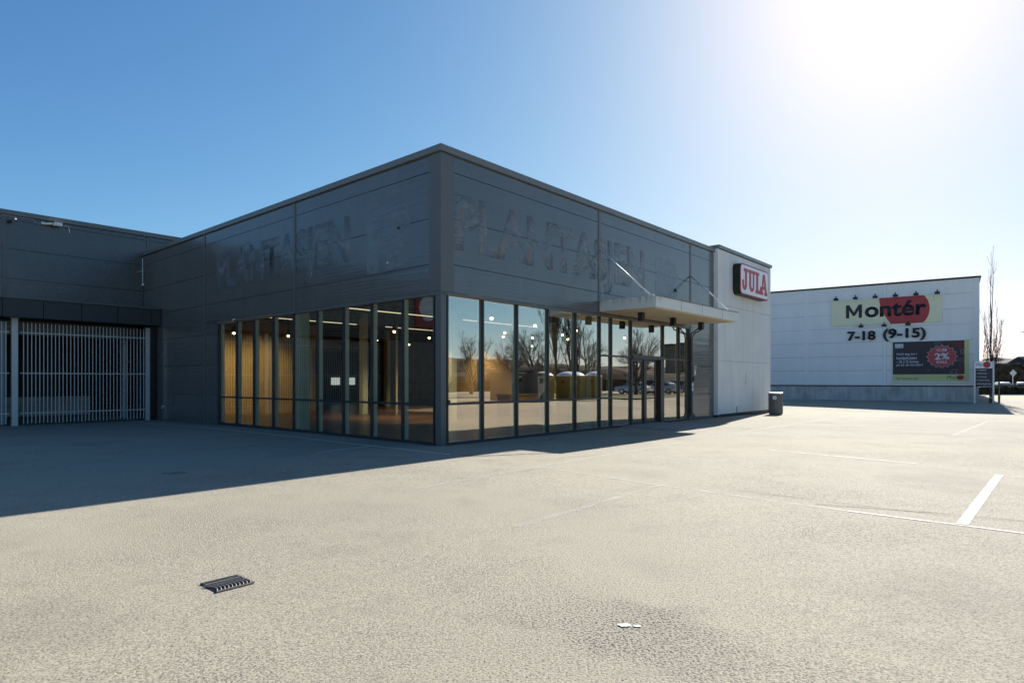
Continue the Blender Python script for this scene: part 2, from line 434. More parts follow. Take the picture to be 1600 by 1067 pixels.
for nm, pts, wd, m in [
    ('long', [B(-1.0, 18), B(-1.05, 8), B(-1.12, -1.5)], .085, M_paint_solid),
    ('a', [B(-.95, 1.3), B(-2.7, 1.02)], .08, M_paint_solid), ('b', [B(-.9, 4.0), B(-4.3, 3.2)], .07, M_paint_faint),
    ('c', [B(-.8, 6.4), B(-4.6, 6.0)], .07, M_paint_faint), ('d', [B(-1.2, -1.72), B(-4.8, -1.78)], .05, M_paint_faint),
    ('e', [B(-4.5, -4.22), B(-1.4, -4.18), B(4.8, -4.05)], .1, M_paint_faint),
    ('f', [B(-1.4, -4.2), B(-1.75, -6.8), B(-1.95, -9.4)], .08, M_paint_faint),
    ('g', [B(-1.95, -9.42), B(-2.0, -14)], .055, M_paint),
    ('h', [B(-1.8, -6.8), B(-5.2, -6.9)], .1, M_paint_faint), ('i', [B(4.8, -4.1), B(4.45, -6.3)], .07, M_paint_faint),
    ('j', [B(4.4, -6.33), B(3.85, -9.3)], .07, M_paint), ('k', [B(3.0, -10.6), B(-1.9, -10.56)], .115, M_paint),
    ('l', [B(3.03, -10.54), B(3.04, -13.5)], .04, M_paint), ('m', [B(11.6, -9.05), B(20, -9.25)], .12, M_paint_faint),
    ('n', [B(19.9, -2.3), B(20.3, -10.4)], .16, M_paint_faint), ('o', [B(8.5, -4), B(18, -4.1)], .12, M_paint_faint)]:
    strip('parking_marking', pts, wd, m, label='worn white parking line painted on the asphalt')
for pts, wd in [([B(-1.4, -10.2), B(-1.75, -9.0)], .02), ([B(-1.4, -10.2), B(-1.2, -11.2)], .02),
                ([B(-1.1, -1.9), B(.6, -2.2), B(1.9, -2.6)], .03), ([B(1.6, -.9), B(3.0, -1.0), B(3.6, -.8)], .03), ([(3.2, 9.1), (4.3, 8.1), (5.1, 7.35), (6.2, 6.9), (7.6, 5.6)], .011), ([(-1.2, 12.4), (.6, 12.6), (1.8, 13.4)], .012)]:
    strip('asphalt_crack', pts, wd, M_crack, .007, .02, label='thin dark crack in the asphalt')
# splash of spilt paint
bm = bmesh.new()
for cx, cy, a, b in ((.735, 4.10, .045, .03), (.815, 4.085, .03, .02)):
    c = bm.verts.new((cx, cy, gplane(cx, cy)+.006)); ring = []
    for i in range(18):
        t = i/18*6.283; r = random.uniform(.75, 1.15); x, y = cx+a*r*math.cos(t), cy+b*r*math.sin(t)
        ring.append(bm.verts.new((x, y, gplane(x, y)+.006)))
    for i in range(18): bm.faces.new([c, ring[i], ring[(i+1) % 18]])
me = bpy.data.meshes.new('paint_splash'); bm.to_mesh(me); bm.free(); me.materials.append(mat('spilt_paint', (.66, .65, .58), .8))
o = bpy.data.objects.new('paint_splash', me); COL.objects.link(o); tag(o, 'small white paint splash on the asphalt in the foreground', 'paint splash', kind='structure')

# entrance slab
MB().box(8.3, 11.3, -2.1, -.02, -.1, .035).solo('pavement_slab', M_slab, FB, 9.8, -1, 0, 'pale concrete slab before the glass entrance', 'pavement', kind='structure', bevel=.006)

# ------------------------------------------------------------------ drain grates
def drain(name, fr_ang, cx, cy, size, label, dirt):
    fr = Frame(cx, cy, fr_ang); g0 = gplane(cx, cy)+.004; s = size/2
    t = Thing(name, fr, 0, 0, g0, label, 'drain grate', 'iron drain grates in the asphalt')
    MB().box(-s, s, -s, s, -.004, .001).part('pit_shade', M_black, t)  # flat black plate stands for the shaded hollow under the bars
    m = MB(); m.box(s-.004, s+.010, -s, s, .0, .012).box(-s, s-.005, -s-.006, -s+.006, .0, .010).box(-s, s-.005, s-.006, s+.004, 0, .010)
    m.box(-s+.008, s-.01, s*.42, s*.42+.012, .002, .0115)
    m.part('frame', dirt, t)
    n = 10
    for i in range(n):
        xx = -s + (i+.5)*size/n
        MB().tube([(xx+.012, s*.44, .009), (xx-.004, s*.95, .009)], .0045, 5).part('grate_bar', dirt, t)
        x = -s + (i+.5)*size/n; path = []
        for j in range(9):
            q = j/8; path.append((x + .030*math.sin(q*3.14159*1.2)-.01, -s+.004+q*(size*.68), .009))
        MB().tube(path, .0048, 6).part('grate_bar', dirt, t, smooth=True)
    return t
M_iron = mat('cast_iron', (.30, .26, .22), .5, .4)
pa = B(-8.15, -6.42); drain('drain_grate', FB.ang, pa[0], pa[1], .29, 'rusty square drain grate with curved bars in the sunlit foreground', M_iron)
pb = B(-6.06, .14); drain('drain_grate', FB.ang, pb[0], pb[1], .30, 'dark drain grate lying in the shade of the store', M_iron)

# ------------------------------------------------------------------ the dark store
S = Thing('store_building', FB, 0, 0, 0, 'dark grey flat-roofed store with glazed corner and faded lettering on its upper walls', 'building')
JZ = [7.17, 6.77, 5.62, 4.48]
# core (dark backing of the cladding, so joints read dark)
MB().box(.06, .16, .06, 30, 3.82, 7.12).box(.06, .16, 12.16, 19.62, -.3, 3.82).part('wall_core', M_black, S)
MB().box(.16, 16.3, .06, .16, 3.82, 7.12).box(13.62, 16.3, .06, .16, -.3, 3.82).part('wall_core', M_black, S)
def panels_x(x0, x1, zs, y=0.0, th=.06, g=.008):
    m = MB()
    for a, b in zip(zs, zs[1:]): m.box(x0, x1, y, y+th, b+g, a-g)
    return m
def panels_y(y0, y1, zs, x=0.0, th=.06, g=.008):
    m = MB()
    for a, b in zip(zs, zs[1:]): m.box(x, x+th, y0, y1, b+g, a-g)
    return m
up = JZ + [3.78]
for a, b in ((.41, 6.92), (7.05, 13.68), (13.81, 16.1)):
    panels_x(a, b, up if a < 13 else JZ + [3.34, 2.2, 1.06, -.25]).part('wall_panel', M_clad, S)
for a, b in ((.41, 6.70), (6.83, 13.26)):
    panels_y(a, b, up).part('wall_panel', M_clad, S)
panels_y(13.39, 19.6, JZ + [3.34, 2.2, 1.06, -.25]).part('wall_panel', M_clad, S)
panels_y(12.16, 13.26, [3.772, 3.34, 2.2, 1.06, -.25]).part('wall_panel', M_clad, S)
# trims
for x, z0 in ((6.985, 3.78), (13.745, -.2)):
    MB().box(x-.062, x+.062, -.018, .055, z0, 7.17).part('trim_post', M_trim, S)
for y, z0 in ((6.765, 3.78), (13.325, -.2), (19.55, -.2)):
    MB().box(-.018, .055, y-.062, y+.062, z0, 7.17).part('trim_post', M_trim, S)
m = MB(); m.prism([(-.022, -.022), (.405, -.022), (.405, .055), (.055, .055), (.055, .405), (-.022, .405)], lambda a, b, t: (a, b, t), 3.78, 7.165)
m.part('corner_trim', M_trim, S)
# glazing head and parapet
m = MB(); m.box(.0, 13.6, -.045, .1, 3.70, 3.772).box(-.045, .1, -.045, 12.16, 3.698, 3.770); m.part('window_head', M_trim, S)
m = MB(); m.box(-.075, 16.15, -.075, .3, 7.19, 7.35).box(-.073, .3, .3, 30, 7.192, 7.348).part('parapet_cap', M_cap, S)
MB().box(.3, 22.5, .3, 36, 6.95, 7.1).part('roof', M_ceil, S)
MB().box(22.3, 22.5, .05, 36, -.3, 6.95).box(.16, 22.3, 35.8, 36, -.3, 6.95).box(0.16, .3, 30, 35.8, -.3, 6.95).part('rear_wall', M_clad, S)
# plinth sills
MB().box(.14, 9.0, -.03, .1, -.3, .075).box(11.36, 13.6, -.03, .1, -.3, .075).box(-.03, .1, .14, 12.16, -.3, .075).part('window_sill', M_frame, S)
# corner post
m = MB(); m.prism([(-.03, -.03), (.15, -.03), (.15, .06), (.06, .06), (.06, .17), (-.03, .17)], lambda a, b, t: (a, b, t), -.3, 3.697); m.part('corner_post', M_trim, S)

def mull_x(x, z0=.075, z1=3.70, wd=.045, inner=True):
    o = MB().box(x-wd/2, x+wd/2, -.035, .03, z0, z1).part('mullion', M_frame, S)
    if inner: MB().box(x-.027, x+.027, .05, .17, z0, z1).part('mullion_inner', M_alu, S, parent=o)
def mull_y(y, z0=.075, z1=3.70, wd=.045):
    o = MB().box(-.035, .03, y-wd/2, y+wd/2, z0, z1).part('mullion', M_frame, S)
    MB().box(.05, .17, y-.027, y+.027, z0, z1).part('mullion_inner', M_alu, S, parent=o)
RX = [.20, 1.47, 2.85, 4.25, 5.64, 7.02, 7.72, 9.02]
LY = [.23, 1.46, 2.78, 4.11, 5.48, 6.83, 8.11, 9.42, 10.69, 12.05]
for x in RX: mull_x(x)
for x in (11.40, 12.72, 13.54): mull_x(x)
for y in LY: mull_y(y)
MB().box(-.03, .03, 12.08, 12.16, .075, 3.70).part('mullion', M_frame, S)
MB().box(.225, 7.74, -.03, .028, .99, 1.045).part('transom', M_frame, S)
MB().box(7.0, 9.0, -.032, .026, 2.40, 2.455).part('transom', M_frame, S)
MB().box(11.42, 13.56, -.032, .026, 2.40, 2.455).part('transom', M_frame, S)
MB().box(-.03, .028, .25, 12.1, .975, 1.03).part('transom', M_frame, S)
# small latches on the transom at the corner
MB().box(-.06, -.035, .2, .26, 1.0, 1.12).part('latch', M_frame, S)
MB().box(.2, .26, -.06, -.035, 1.0, 1.12).part('latch', M_frame, S)
def pane_x(a, b, z0, z1):
    j, l = random.uniform(-.0025, .0025), random.uniform(-.002, .002)     # every pane sits a hair out of true
    m = MB(); v = m.vs([(a,.036+j,z0),(b,.036-j,z0),(b,.046-j,z0),(a,.046+j,z0),(a,.036+j+l,z1),(b,.036-j+l,z1),(b,.046-j+l,z1),(a,.046+j+l,z1)])
    for f in ((0,3,2,1),(4,5,6,7),(0,1,5,4),(1,2,6,5),(2,3,7,6),(3,0,4,7)): m.bm.faces.new([v[i] for i in f])
    m.part('window_pane', M_glass, S)
def pane_y(a, b, z0, z1):
    j, l = random.uniform(-.0025, .0025), random.uniform(-.002, .002)
    m = MB(); v = m.vs([(.036+j,a,z0),(.036-j,b,z0),(.046-j,b,z0),(.046+j,a,z0),(.036+j+l,a,z1),(.036-j+l,b,z1),(.046-j+l,b,z1),(.046+j+l,a,z1)])
    for f in ((0,3,2,1),(4,5,6,7),(0,1,5,4),(1,2,6,5),(2,3,7,6),(3,0,4,7)): m.bm.faces.new([v[i] for i in f])
    m.part('window_pane', M_glass_side, S)
for a, b in zip(RX, RX[1:]):
    if b <= 7.1: pane_x(a, b, .06, 1.01); pane_x(a, b, 1.012, 3.71)
    elif b < 8: pane_x(a, b, .06, 1.01); pane_x(a, b, 1.012, 2.42); pane_x(a, b, 2.422, 3.71)
    else: pane_x(a, b, .06, 2.42); pane_x(a, b, 2.422, 3.71)
for a, b in ((11.40, 12.72), (12.72, 13.54)): pane_x(a, b, .06, 2.42); pane_x(a, b, 2.422, 3.71)
pane_x(9.02, 11.40, 2.48, 3.71)
for a, b in zip(LY, LY[1:]): pane_y(a, b, .06, 1.0); pane_y(a, b, 1.002, 3.71)
# entrance doors
D = MB().box(9.04, 11.38, -.06, .12, 2.37, 2.50).part('door_head', M_frame, S)
def leaf(x0, x1, y):
    m = MB(); m.box(x0, x0+.07, y, y+.05, .04, 2.36).box(x1-.07, x1, y, y+.05, .04, 2.36).box(x0+.07, x1-.07, y+.002, y+.048, .04, .14).box(x0+.07, x1-.07, y+.002, y+.048, 2.28, 2.36)
    o = m.part('door', M_frame, S)
    MB().box(x0+.06, x1-.06, y+.02, y+.03, .12, 2.30).part('pane', M_glass, S, parent=o)
leaf(9.05, 9.87, -.01); leaf(10.08, 10.92, .05)
MB().box(9.87, 10.06, -.04, .05, .04, 2.36).part('door_post', M_frame, S)
MB().box(11.12, 11.376, -.05, .12, -.05, 2.36).part('door_post', M_frame, S)
MB().box(9.05, 11.1, -.02, .2, -.3, .038).part('threshold', M_slab, S)
# grey panel wall (set forward), with open joints
MB().box(16.16, 22.5, -.12, .28, .05, 7.30).part('panel_wall_core', M_black, S)
def grid_panels(xs, z0, z1, y0=-.2):
    m = MB(); g = .006
    for a, b in zip(xs, xs[1:]): m.box(a+g, b-g, y0, -.125, z0+g, z1-g)
    return m
hx = [16.1, 17.45, 18.88, 20.23, 21.59, 22.6]
grid_panels(hx, 4.92, 7.33).part('grey_panel', M_panel, S)
grid_panels([16.1, 17.45, 18.25, 18.88, 19.6, 20.23, 21.59, 22.6][:0] or [16.1, 18.88, 20.23, 21.59, 22.6], 2.47, 4.92).part('grey_panel', M_panel, S)
grid_panels(hx, .12, 2.47).part('grey_panel', M_panel, S)
MB().box(16.03, 16.097, -.2, .06, .1, 7.34).part('edge_trim', M_whtrim, S)
MB().box(16.03, 22.66, -.26, .35, 7.36, 7.50).part('parapet_cap', M_cap, S)
MB().box(16.1, 22.6, -.1, .25, -.3, .05).part('plinth', M_black, S)
MB().box(22.5, 22.6, -.12, .3, .05, 7.34).part('grey_panel', M_panel, S)
o = MB().box(18.1, 18.14, -.215, -.2, .12, .42).part('pipe_stub', M_frame, S)
m = MB(); m.box(19.02, 19.25, -.204, -.2, 1.45, 1.462).box(19.24, 19.252, -.204, -.2, 1.464, 1.95); m.part('service_hatch', M_frame, S)
# canopy
cp = MB().box(6.98, 13.5, -2.06, -.02, 3.86, 4.21).part('canopy', M_canopy, S, bevel=.006)
cp.location.z = 0
# panel seams of the canopy edge
MB().box(7.1, 13.38, -1.95, -.03, 3.835, 3.857).part('soffit', M_soffit, S, parent=cp)
m = MB()
for x in (8.7, 10.3, 12.0): m.box(x-.004, x+.004, -2.064, -2.06, 3.86, 4.21)
m.box(6.95, 13.53, -2.085, -2.066, 4.2, 4.222); m.part('edge_seam', M_frame, S, parent=cp)
for x in (7.94, 10.2, 12.5):
    MB().box(x-.085, x+.085, -1.10, -.93, 3.55, 3.833).part('downlight', M_black, S, parent=cp, bevel=.008)
for x, xb in ((7.05, 7.05), (13.72, 13.3)):
    MB().tube([(x, -.03, 5.86), (xb, -1.85, 4.24)], .026, 10).part('tie_rod', M_white_metal, S, parent=cp, smooth=True)
    MB().box(xb-.04, xb+.04, -1.95, -1.78, 4.212, 4.26).part('rod_bracket', M_white_metal, S, parent=cp)
# downpipes
m = MB(); m.tube([(13.45, -.55, 3.84), (13.45, -.5, 3.7), (13.56, -.12, 3.5), (13.60, -.09, 3.3), (13.60, -.09, .25), (13.62, -.16, .1)], .028, 10)
m.tube([(13.95, -.5, 3.84), (13.93, -.42, 3.68), (13.75, -.14, 3.5), (13.70, -.09, 3.3), (13.70, -.09, .3), (13.74, -.2, .12)], .028, 10)
m.part('downpipe', M_frame, S, smooth=True)
MB().box(13.52, 13.56, -.1, .0, 1.1, 1.1).part if False else None
MB().box(14.02, 14.13, -.05, -.002, 1.83, 2.02).part('keypad', M_white_metal, S)
MB().box(13.98, 14.14, -.04, -.002, 1.58, 1.76).part('switch_box', M_frame, S)
m = MB(); m.box(14.03, 14.12, -.012, -.002, 2.14, 2.22).box(14.14, 14.30, -.012, -.002, 2.14, 2.22).box(14.05, 14.30, -.012, -.002, 2.04, 2.11); m.part('notice', mat('notice', (.42, .36, .34), .6), S)
m = MB(); m.box(13.60, 13.72, -.14, -.128, 1.36, 1.5).box(13.60, 13.72, -.14, -.128, 1.18, 1.33); m.part('notice', M_signwhite, S)
m = MB(); m.tube([(15.9, -.01, .78), (15.9, -.1, .8), (15.9, -.12, .7)], .02, 8); m.part('wall_tap', M_white_metal, S)
m = MB(); m.tube([(-.01, 17.25, .5), (-.11, 17.25, .52), (-.12, 17.25, .43)], .03, 8); m.part('wall_tap', M_white_metal, S)
# roof sensor and marks on the cladding
MB().box(-.05, -.002, 1.58, 1.64, 5.55, 5.59).part('fixing', M_black, S)
MB().box(-.03, -.002, 2.05, 2.09, 4.70, 4.75).part('fixing', M_white_metal, S)
MB().box(12.33, 12.42, -.06, -.002, 5.07, 5.19).part('fixing', M_black, S)
# faded lettering
text_part('faded_lettering', 'PLANTASJEN', M_ghost, S, None, .46, -.002, 4.45, 9.5, 1.85, 'front', .003, .045, label='faded outline of removed letters reading PLANTASJEN on the entrance wall')
text_part('faded_lettering', 'PLANTASJEN', M_ghost, S, None, -.002, 12.3, 4.55, 8.5, 1.75, 'side', .003, .045, label='faded outline of removed letters reading PLANTASJEN on the shaded side wall')
def ghost_leaf(side, x, y, z):
    m = MB()
    pts = [(0, 0), (.9, .0), (1.75, .1), (1.8, .7), (1.45, .95), (1.85, 1.1), (1.7, 1.75), (1.1, 1.95), (.75, 1.7), (.55, 1.95), (.05, 1.85), (.0, 1.0)]
    P = plane(x, y, z, side)
    m.prism(pts, lambda a, b, t: tuple(P @ Vector((a, b, t))), 0, .003)
    m.part('faded_emblem', M_ghost, S)
ghost_leaf('front', 10.75, -.002, 4.35); ghost_leaf('side', -.002, 3.0, 4.5)

# interior
MB().box(.2, 22.3, .2, 35.8, -.1, .05).part('floor', M_floor, S)
MB().box(.2, 22.3, .2, 35.8, 4.75, 4.85).part('ceiling', M_ceil, S)
MB().box(.17, 7.4, 17.5, 17.65, .05, 4.75).part('interior_wall', M_yel, S, label='beige interior wall seen through the side windows')
MB().box(.17, 22.3, 35.6, 35.75, .05, 4.75).box(22.1, 22.28, .4, 35.6, .05, 4.75).part('interior_wall', M_inw, S)
MB().box(.17, .2, 12.2, 17.5, .05, 4.75).part('interior_wall', M_yel, S)
MB().box(13.6, 22.1, .17, .3, .05, 4.75).part('interior_wall', M_inw, S)
MB().box(8.6, 13.4, 9.4, 9.55, .05, 3.9).part('interior_wall', M_yel, S)  # partition added to bring a warm amber tone behind the entrance glass
MB().box(12, 22.1, 27.0, 27.2, .05, 4.75).part('interior_wall', M_inw, S)
for x, y in ((.42, 6.98), (7.0, .55), (7.0, 7.0), (7.2, 13.2), (13.6, 7.0), (13.6, 13.2), (13.8, 20.0)):
    MB().box(x-.14, x+.14, y-.14, y+.14, .05, 4.74).part('column', M_col, S)
m = MB()
for y in (3.4, 6.9, 10.3, 13.6, 17.0, 20.4, 23.8): m.box(.3, 22, y-.08, y+.08, 4.38, 4.74)
m.part('roof_beam', M_beam, S)
m = MB()
for x in (3.2, 9.0, 15.0): m.tube([(x, .6, 4.25), (x, 30, 4.25)], .07, 8)
m.part('ventilation_duct', M_beam, S)
# interior overhead door with two panes
dr = MB().box(13.4, 17.2, 26.9, 26.99, .05, 3.6).part('overhead_door', mat('overhead_door', (.11, .085, .07), .6), S)
for x, x2 in ((14.3, 15.0), (15.35, 16.25)): MB().box(x, x2, 26.86, 26.898, 1.3, 1.81).part('door_window', M_day, S, parent=dr)
# white crossing pipes near the right columns
MB().tube([(8.2, 12.0, .05), (8.2, 12.0, 4.2)], .05, 8).part('pipe', M_white_metal, S)
# counter by the entrance
m = MB(); m.box(8.5, 10.4, 5.2, 5.9, .05, 1.0).box(8.45, 10.45, 5.15, 5.95, 1.0, 1.05); m.part('counter', mat('counter', (.4, .26, .1), .5), S)

# hanging light strips
def strip_light(x0, x1, y, z):
    t = Thing('light_strip', FB, (x0+x1)/2, y, z, 'long warm light strip, %s row from the entrance glass, %s half' % ({2.4: 'first', 7.4: 'second', 12.6: 'third'}[y], 'left' if x0 < 5 else 'right'), 'ceiling light', 'light strips under the shop ceiling')
    MB().box(x0, x1, y-.05, y+.05, z, z+.06).part('housing', M_frame, t)
    MB().box(x0+.02, x1-.02, y-.035, y+.035, z-.03, z-.001).part('tube', M_tube, t)
    MB().tube([(x0+.3, y, z+.06), (x0+.3, y, 4.74)], .006, 5).tube([(x1-.3, y, z+.06), (x1-.3, y, 4.74)], .006, 5).part('cable', M_black, t)
for y in (2.4, 7.4, 12.6):
    for x0, x1 in ((1.2, 6.4), (8.0, 13.0)):
        strip_light(x0, x1, y, 4.15)
# spotlights on the ceiling track: one built, the rest copied
def first_spot():
    t = Thing('ceiling_spotlight', FB, 0, 0, 0, 'small black spotlight with a glowing warm bulb hanging in the shop', 'spotlight', 'spotlights glowing inside the shop')
    MB().tube([(0, 0, .28), (0, 0, 1.1)], .012, 6).part('stem', M_black, t)
    MB().lathe(0, 0, [(.03, .3), (.08, .28), (.09, .05), (.075, .04)], 14).part('housing', M_black, t, smooth=True)
    MB().lathe(0, 0, [(.02, .04), (.055, .03), (.058, -.02), (.02, -.05)], 14).part('bulb', M_lamp, t, smooth=True)
    return t.o
sp0 = first_spot()
spots = [(2.0, 15.2), (4.4, 15.0), (6.0, 9.4), (9.5, 11.2), (11.0, 12.5), (9.0, 14.6), (5.6, 6.2), (12.4, 16.2), (14.8, 14.0),
         (9.4, 6.3), (11.2, 8.0), (12.6, 7.4), (7.6, 3.2), (12.0, 5.2), (14.6, 6.8), (10.5, 3.4), (16.4, 9.0), (4.6, 2.6), (15.6, 4.2), (18.2, 12.0)]
for i, (x, y) in enumerate(spots):
    c = sp0 if i == 0 else copy_tree(sp0)
    c.matrix_world = FB.M @ Matrix.Translation((x, y, 3.62))
    if i % 2 == 0 or i < 2:
        ld = bpy.data.lights.new('spotlight_glow', 'SPOT'); ld.energy = 70 if i < 2 else 115; ld.color = (1, .74, .38); ld.spot_size = R_(100); ld.spot_blend = .8; ld.shadow_soft_size = .06
        lo = bpy.data.objects.new('spotlight_glow', ld); COL.objects.link(lo); lo.location = FB.w(x, y, 3.5)
        tgt = FB.w(x*.9+.3, y+2.6, 1.2) if i < 2 else FB.w(x+.5, y+1.6, 0)
        lo.rotation_euler = (tgt-lo.location).to_track_quat('-Z', 'Y').to_euler()

# illuminated sign on the grey wall
J = Thing('wall_sign', FB, 19.45, -.2, 6.2, 'rounded white box sign with red rim and red letters JULA on the grey panel wall', 'sign')
def rrect(x0, x1, z0, z1, r, n=8):
    p = []
    for cx, cz, a in ((x1-r, z1-r, 0), (x0+r, z1-r, 90), (x0+r, z0+r, 180), (x1-r, z0+r, 270)):
        for i in range(n+1):
            t = R_(a+90*i/n); p.append((cx+r*math.cos(t), cz+r*math.sin(t)))
    return p
fy = lambda a, b, t: (a, t, b)
MB().prism(rrect(17.64, 21.26, 5.50, 6.93, .26), fy, -.203, -.53).part('casing', M_black, J)
MB().prism(rrect(17.66, 21.24, 5.52, 6.91, .25), fy, -.531, -.55).part('rim', M_redjula, J)
MB().prism(rrect(17.71, 21.19, 5.57, 6.86, .21), fy, -.551, -.556).part('face', M_signwhite, J)
MB().box(17.9, 21.0, -.5, -.22, 6.931, 6.945).part('sunlit_top_strip', M_white_metal, J)  # white strip paints in the sunlit highlight along the casing top
def poly_letter(outers, th, x, z, sc, y, m, name='letter'):
    cu = bpy.data.curves.new(name, 'CURVE'); cu.dimensions = '2D'; cu.fill_mode = 'BOTH'
    for pts in outers:
        s_ = cu.splines.new('POLY'); s_.points.add(len(pts)-1)
        for i, p in enumerate(pts): s_.points[i].co = (x+p[0]*sc[0], z+p[1]*sc[1], 0, 1)
        s_.use_cyclic_u = True
    me = curve_mesh(cu, Matrix.Identity(4)); bm = bmesh.new(); bm.from_mesh(me)
    r = bmesh.ops.extrude_face_region(bm, geom=list(bm.faces))
    for e in r['geom']:
        if isinstance(e, bmesh.types.BMVert): e.co.z += .012
    bmesh.ops.transform(bm, matrix=th.base.inverted() @ plane(0, y, 0, 'front'), verts=bm.verts)
    bmesh.ops.recalc_face_normals(bm, faces=bm.faces)
    m2 = bpy.data.meshes.new(name); bm.to_mesh(m2); bm.free(); m2.materials.append(m)
    o = bpy.data.objects.new(name, m2); COL.objects.link(o); o.parent = th.o; return o
def arc(cx, cy, r, ry, a0, a1, n=10): return [(cx+r*math.cos(R_(a0+(a1-a0)*i/n)), cy+ry*math.sin(R_(a0+(a1-a0)*i/n))) for i in range(n+1)]
LJ = [[(.2, 1), (.2, .86), (.31, .84), (.31, .27)] + arc(.25, .27, .06, .07, 0, -180, 6) + [(.19, .33), (.19, .40)] + arc(.105, .40, .085, .08, 0, 180, 8) + [(.02, .3)] + arc(.27, .27, .25, .27, 180, 360, 12)[1:] + [(.52, .84), (.62, .86), (.62, 1)]]
LU = [[(0, 1), (0, .86), (.09, .84), (.09, .3)] + arc(.37, .3, .28, .3, 180, 360, 12)[1:] + [(.65, .84), (.74, .86), (.74, 1), (.42, 1), (.42, .86), (.5, .84), (.5, .32)] + arc(.395, .3, .105, .13, 0, -180, 8) + [(.29, .84), (.37, .86), (.37, 1)]]
LL = [[(0, 1), (0, .86), (.09, .84), (.09, .16), (0, .14), (0, 0), (.66, 0), (.7, .38), (.57, .38), (.5, .17), (.31, .17), (.31, .84), (.41, .86), (.41, 1)]]
LA = [[(.27, 1), (.07, .16), (0, .14), (0, 0), (.29, 0), (.29, .14), (.23, .16), (.25, .28), (.47, .28), (.5, .16), (.43, .14), (.43, 0), (.8, 0), (.8, .14), (.72, .16), (.5, 1)], [(.285, .43), (.435, .43), (.36, .74)]]
for L_, x in ((LJ, 17.83), (LU, 18.60), (LL, 19.49), (LA, 20.18)):
    poly_letter(L_, J, x, 5.72, (1.12, 1.0), -.556, M_redjula)

# tall vent pole bracket in the inner corner
t = Thing('pole_bracket', FB, -.3, 18.9, 5.8, 'thin grey pole on a short arm in the inner corner above the gate', 'pole bracket')
MB().tube([(-.3, 18.9, 5.85), (-.3, 18.9, 6.95)], .02, 8).part('pole', M_galv, t)
MB().tube([(-.3, 18.9, 6.4), (-.3, 19.62, 6.42)], .018, 8).part('arm', M_galv, t)
MB().box(-.34, -.27, 18.84, 18.9, 5.76, 5.84).part('end_lamp', M_signwhite, t)

# ------------------------------------------------------------------ wing with the gates
W = Thing('wing_building', FB, -10, 19.64, 0, 'taller dark wing with an open recess behind the picket gates', 'building')
jz = [8.07, 7.9, 6.76, 5.6, 4.75, 3.4]
for a, b in ((-26, -16.3), (-16.2, -10.7), (-10.6, -5.02), (-4.90, .1), (.24, 4.2)):
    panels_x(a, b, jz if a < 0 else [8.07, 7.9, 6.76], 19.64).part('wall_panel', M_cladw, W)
MB().box(-26, -.02, 19.70, 19.8, 3.4, 8.05).box(.0, 4.2, 19.70, 19.8, 6.97+.15, 8.05).part('wall_core', M_black, W)
for x in (-16.25, -10.65, -4.96, .17): MB().box(x-.06, x+.06, 19.62, 19.69, 3.4 if x < 0 else 7.12, 8.07).part('trim_post', M_trim, W)
MB().box(-26, 4.3, 19.56, 20.0, 8.09, 8.27).part('parapet_cap', M_cap, W)
MB().box(-26, 4.2, 19.8, 40, 7.9, 8.05).box(-26, -25.8, 19.8, 40, -.3, 7.9).box(-26, -.02, 39.8, 40, -.3, 7.9).part('roof', M_ceil, W)
# projecting fascia over the gates
fc = mat('fascia_metal', (.035, .042, .042), .5)
xs = [-26] + [-11.53+1.24*i for i in range(0)] + [-20.1, -18.9, -17.6, -16.4, -15.2, -13.95, -12.7, -11.5, -10.25, -9.0, -7.8, -6.6, -5.37, -4.14, -2.91, -1.66, -.41, -.03]
for a, b in zip(xs, xs[1:]): MB().box(a+.012, b-.012, 17.6, 17.68, 3.94, 4.62).part('fascia_panel', fc, W)
MB().box(-26, -.03, 17.685, 19.62, 3.96, 4.58).part('fascia_core', M_black, W)
MB().box(-26, -.03, 17.55, 19.63, 4.63, 4.68).part('fascia_cap', M_trim, W)
# recess: back wall, side walls, low concrete band
MB().box(-26, -.03, 27.0, 27.2, -.3, 4.0).box(-26, -.03, 19.9, 27.2, 4.0, 4.1).part('recess_wall', M_black, W)
MB().box(-5.6, -.9, 24.0, 24.25, -.3, .85).part('low_wall', M_conc, W)
MB().box(-.62, -.44, 20.4, 20.6, -.3, 3.9).box(-9, -8.8, 20.4, 20.6, -.3, 3.9).part('recess_post', M_galv, W)
MB().box(-25.9, -12.0, 17.75, 17.9, -.3, 3.94).part('wall_panel', M_cladw, W)
MB().box(-.25, -.03, 18.1, 19.6, -.3, 3.94).part('jamb', M_black, W)
# gates
def gate(x0, x1, label):
    g = Thing('picket_gate', FB, x0, 18.3, -.1, label, 'gate', 'galvanised picket gates under the fascia')
    n = int(round((x1-x0-.1)/.128)); first = None
    for i in range(n+1):
        x = x0+.1+(x1-x0-.2)*i/n
        if first is None:
            first = MB().box(x-.015, x+.015, 18.27, 18.30, -.03, 3.80).part('picket', M_galv, g); fx = x
        else:
            c = first.copy(); COL.objects.link(c); c.parent = g.o; c.location = (x-fx, 0, random.uniform(-.01, .01))
    for z in (.36, 1.88, 3.42): MB().box(x0, x1, 18.301, 18.34, z-.022, z+.022).part('rail', M_galv, g)
    return g
g1 = gate(-4.72, -.12, 'galvanised picket gate between the thick post and the store wall')
g2 = gate(-11.9, -5.05, 'galvanised picket gate at the left picture edge beyond the thick post')
MB().box(-5.45, -5.17, 18.345, 18.36, -.05, 3.8).part('mesh_panel', mat('mesh_panel', (.3, .32, .32), .6, .3), g2)
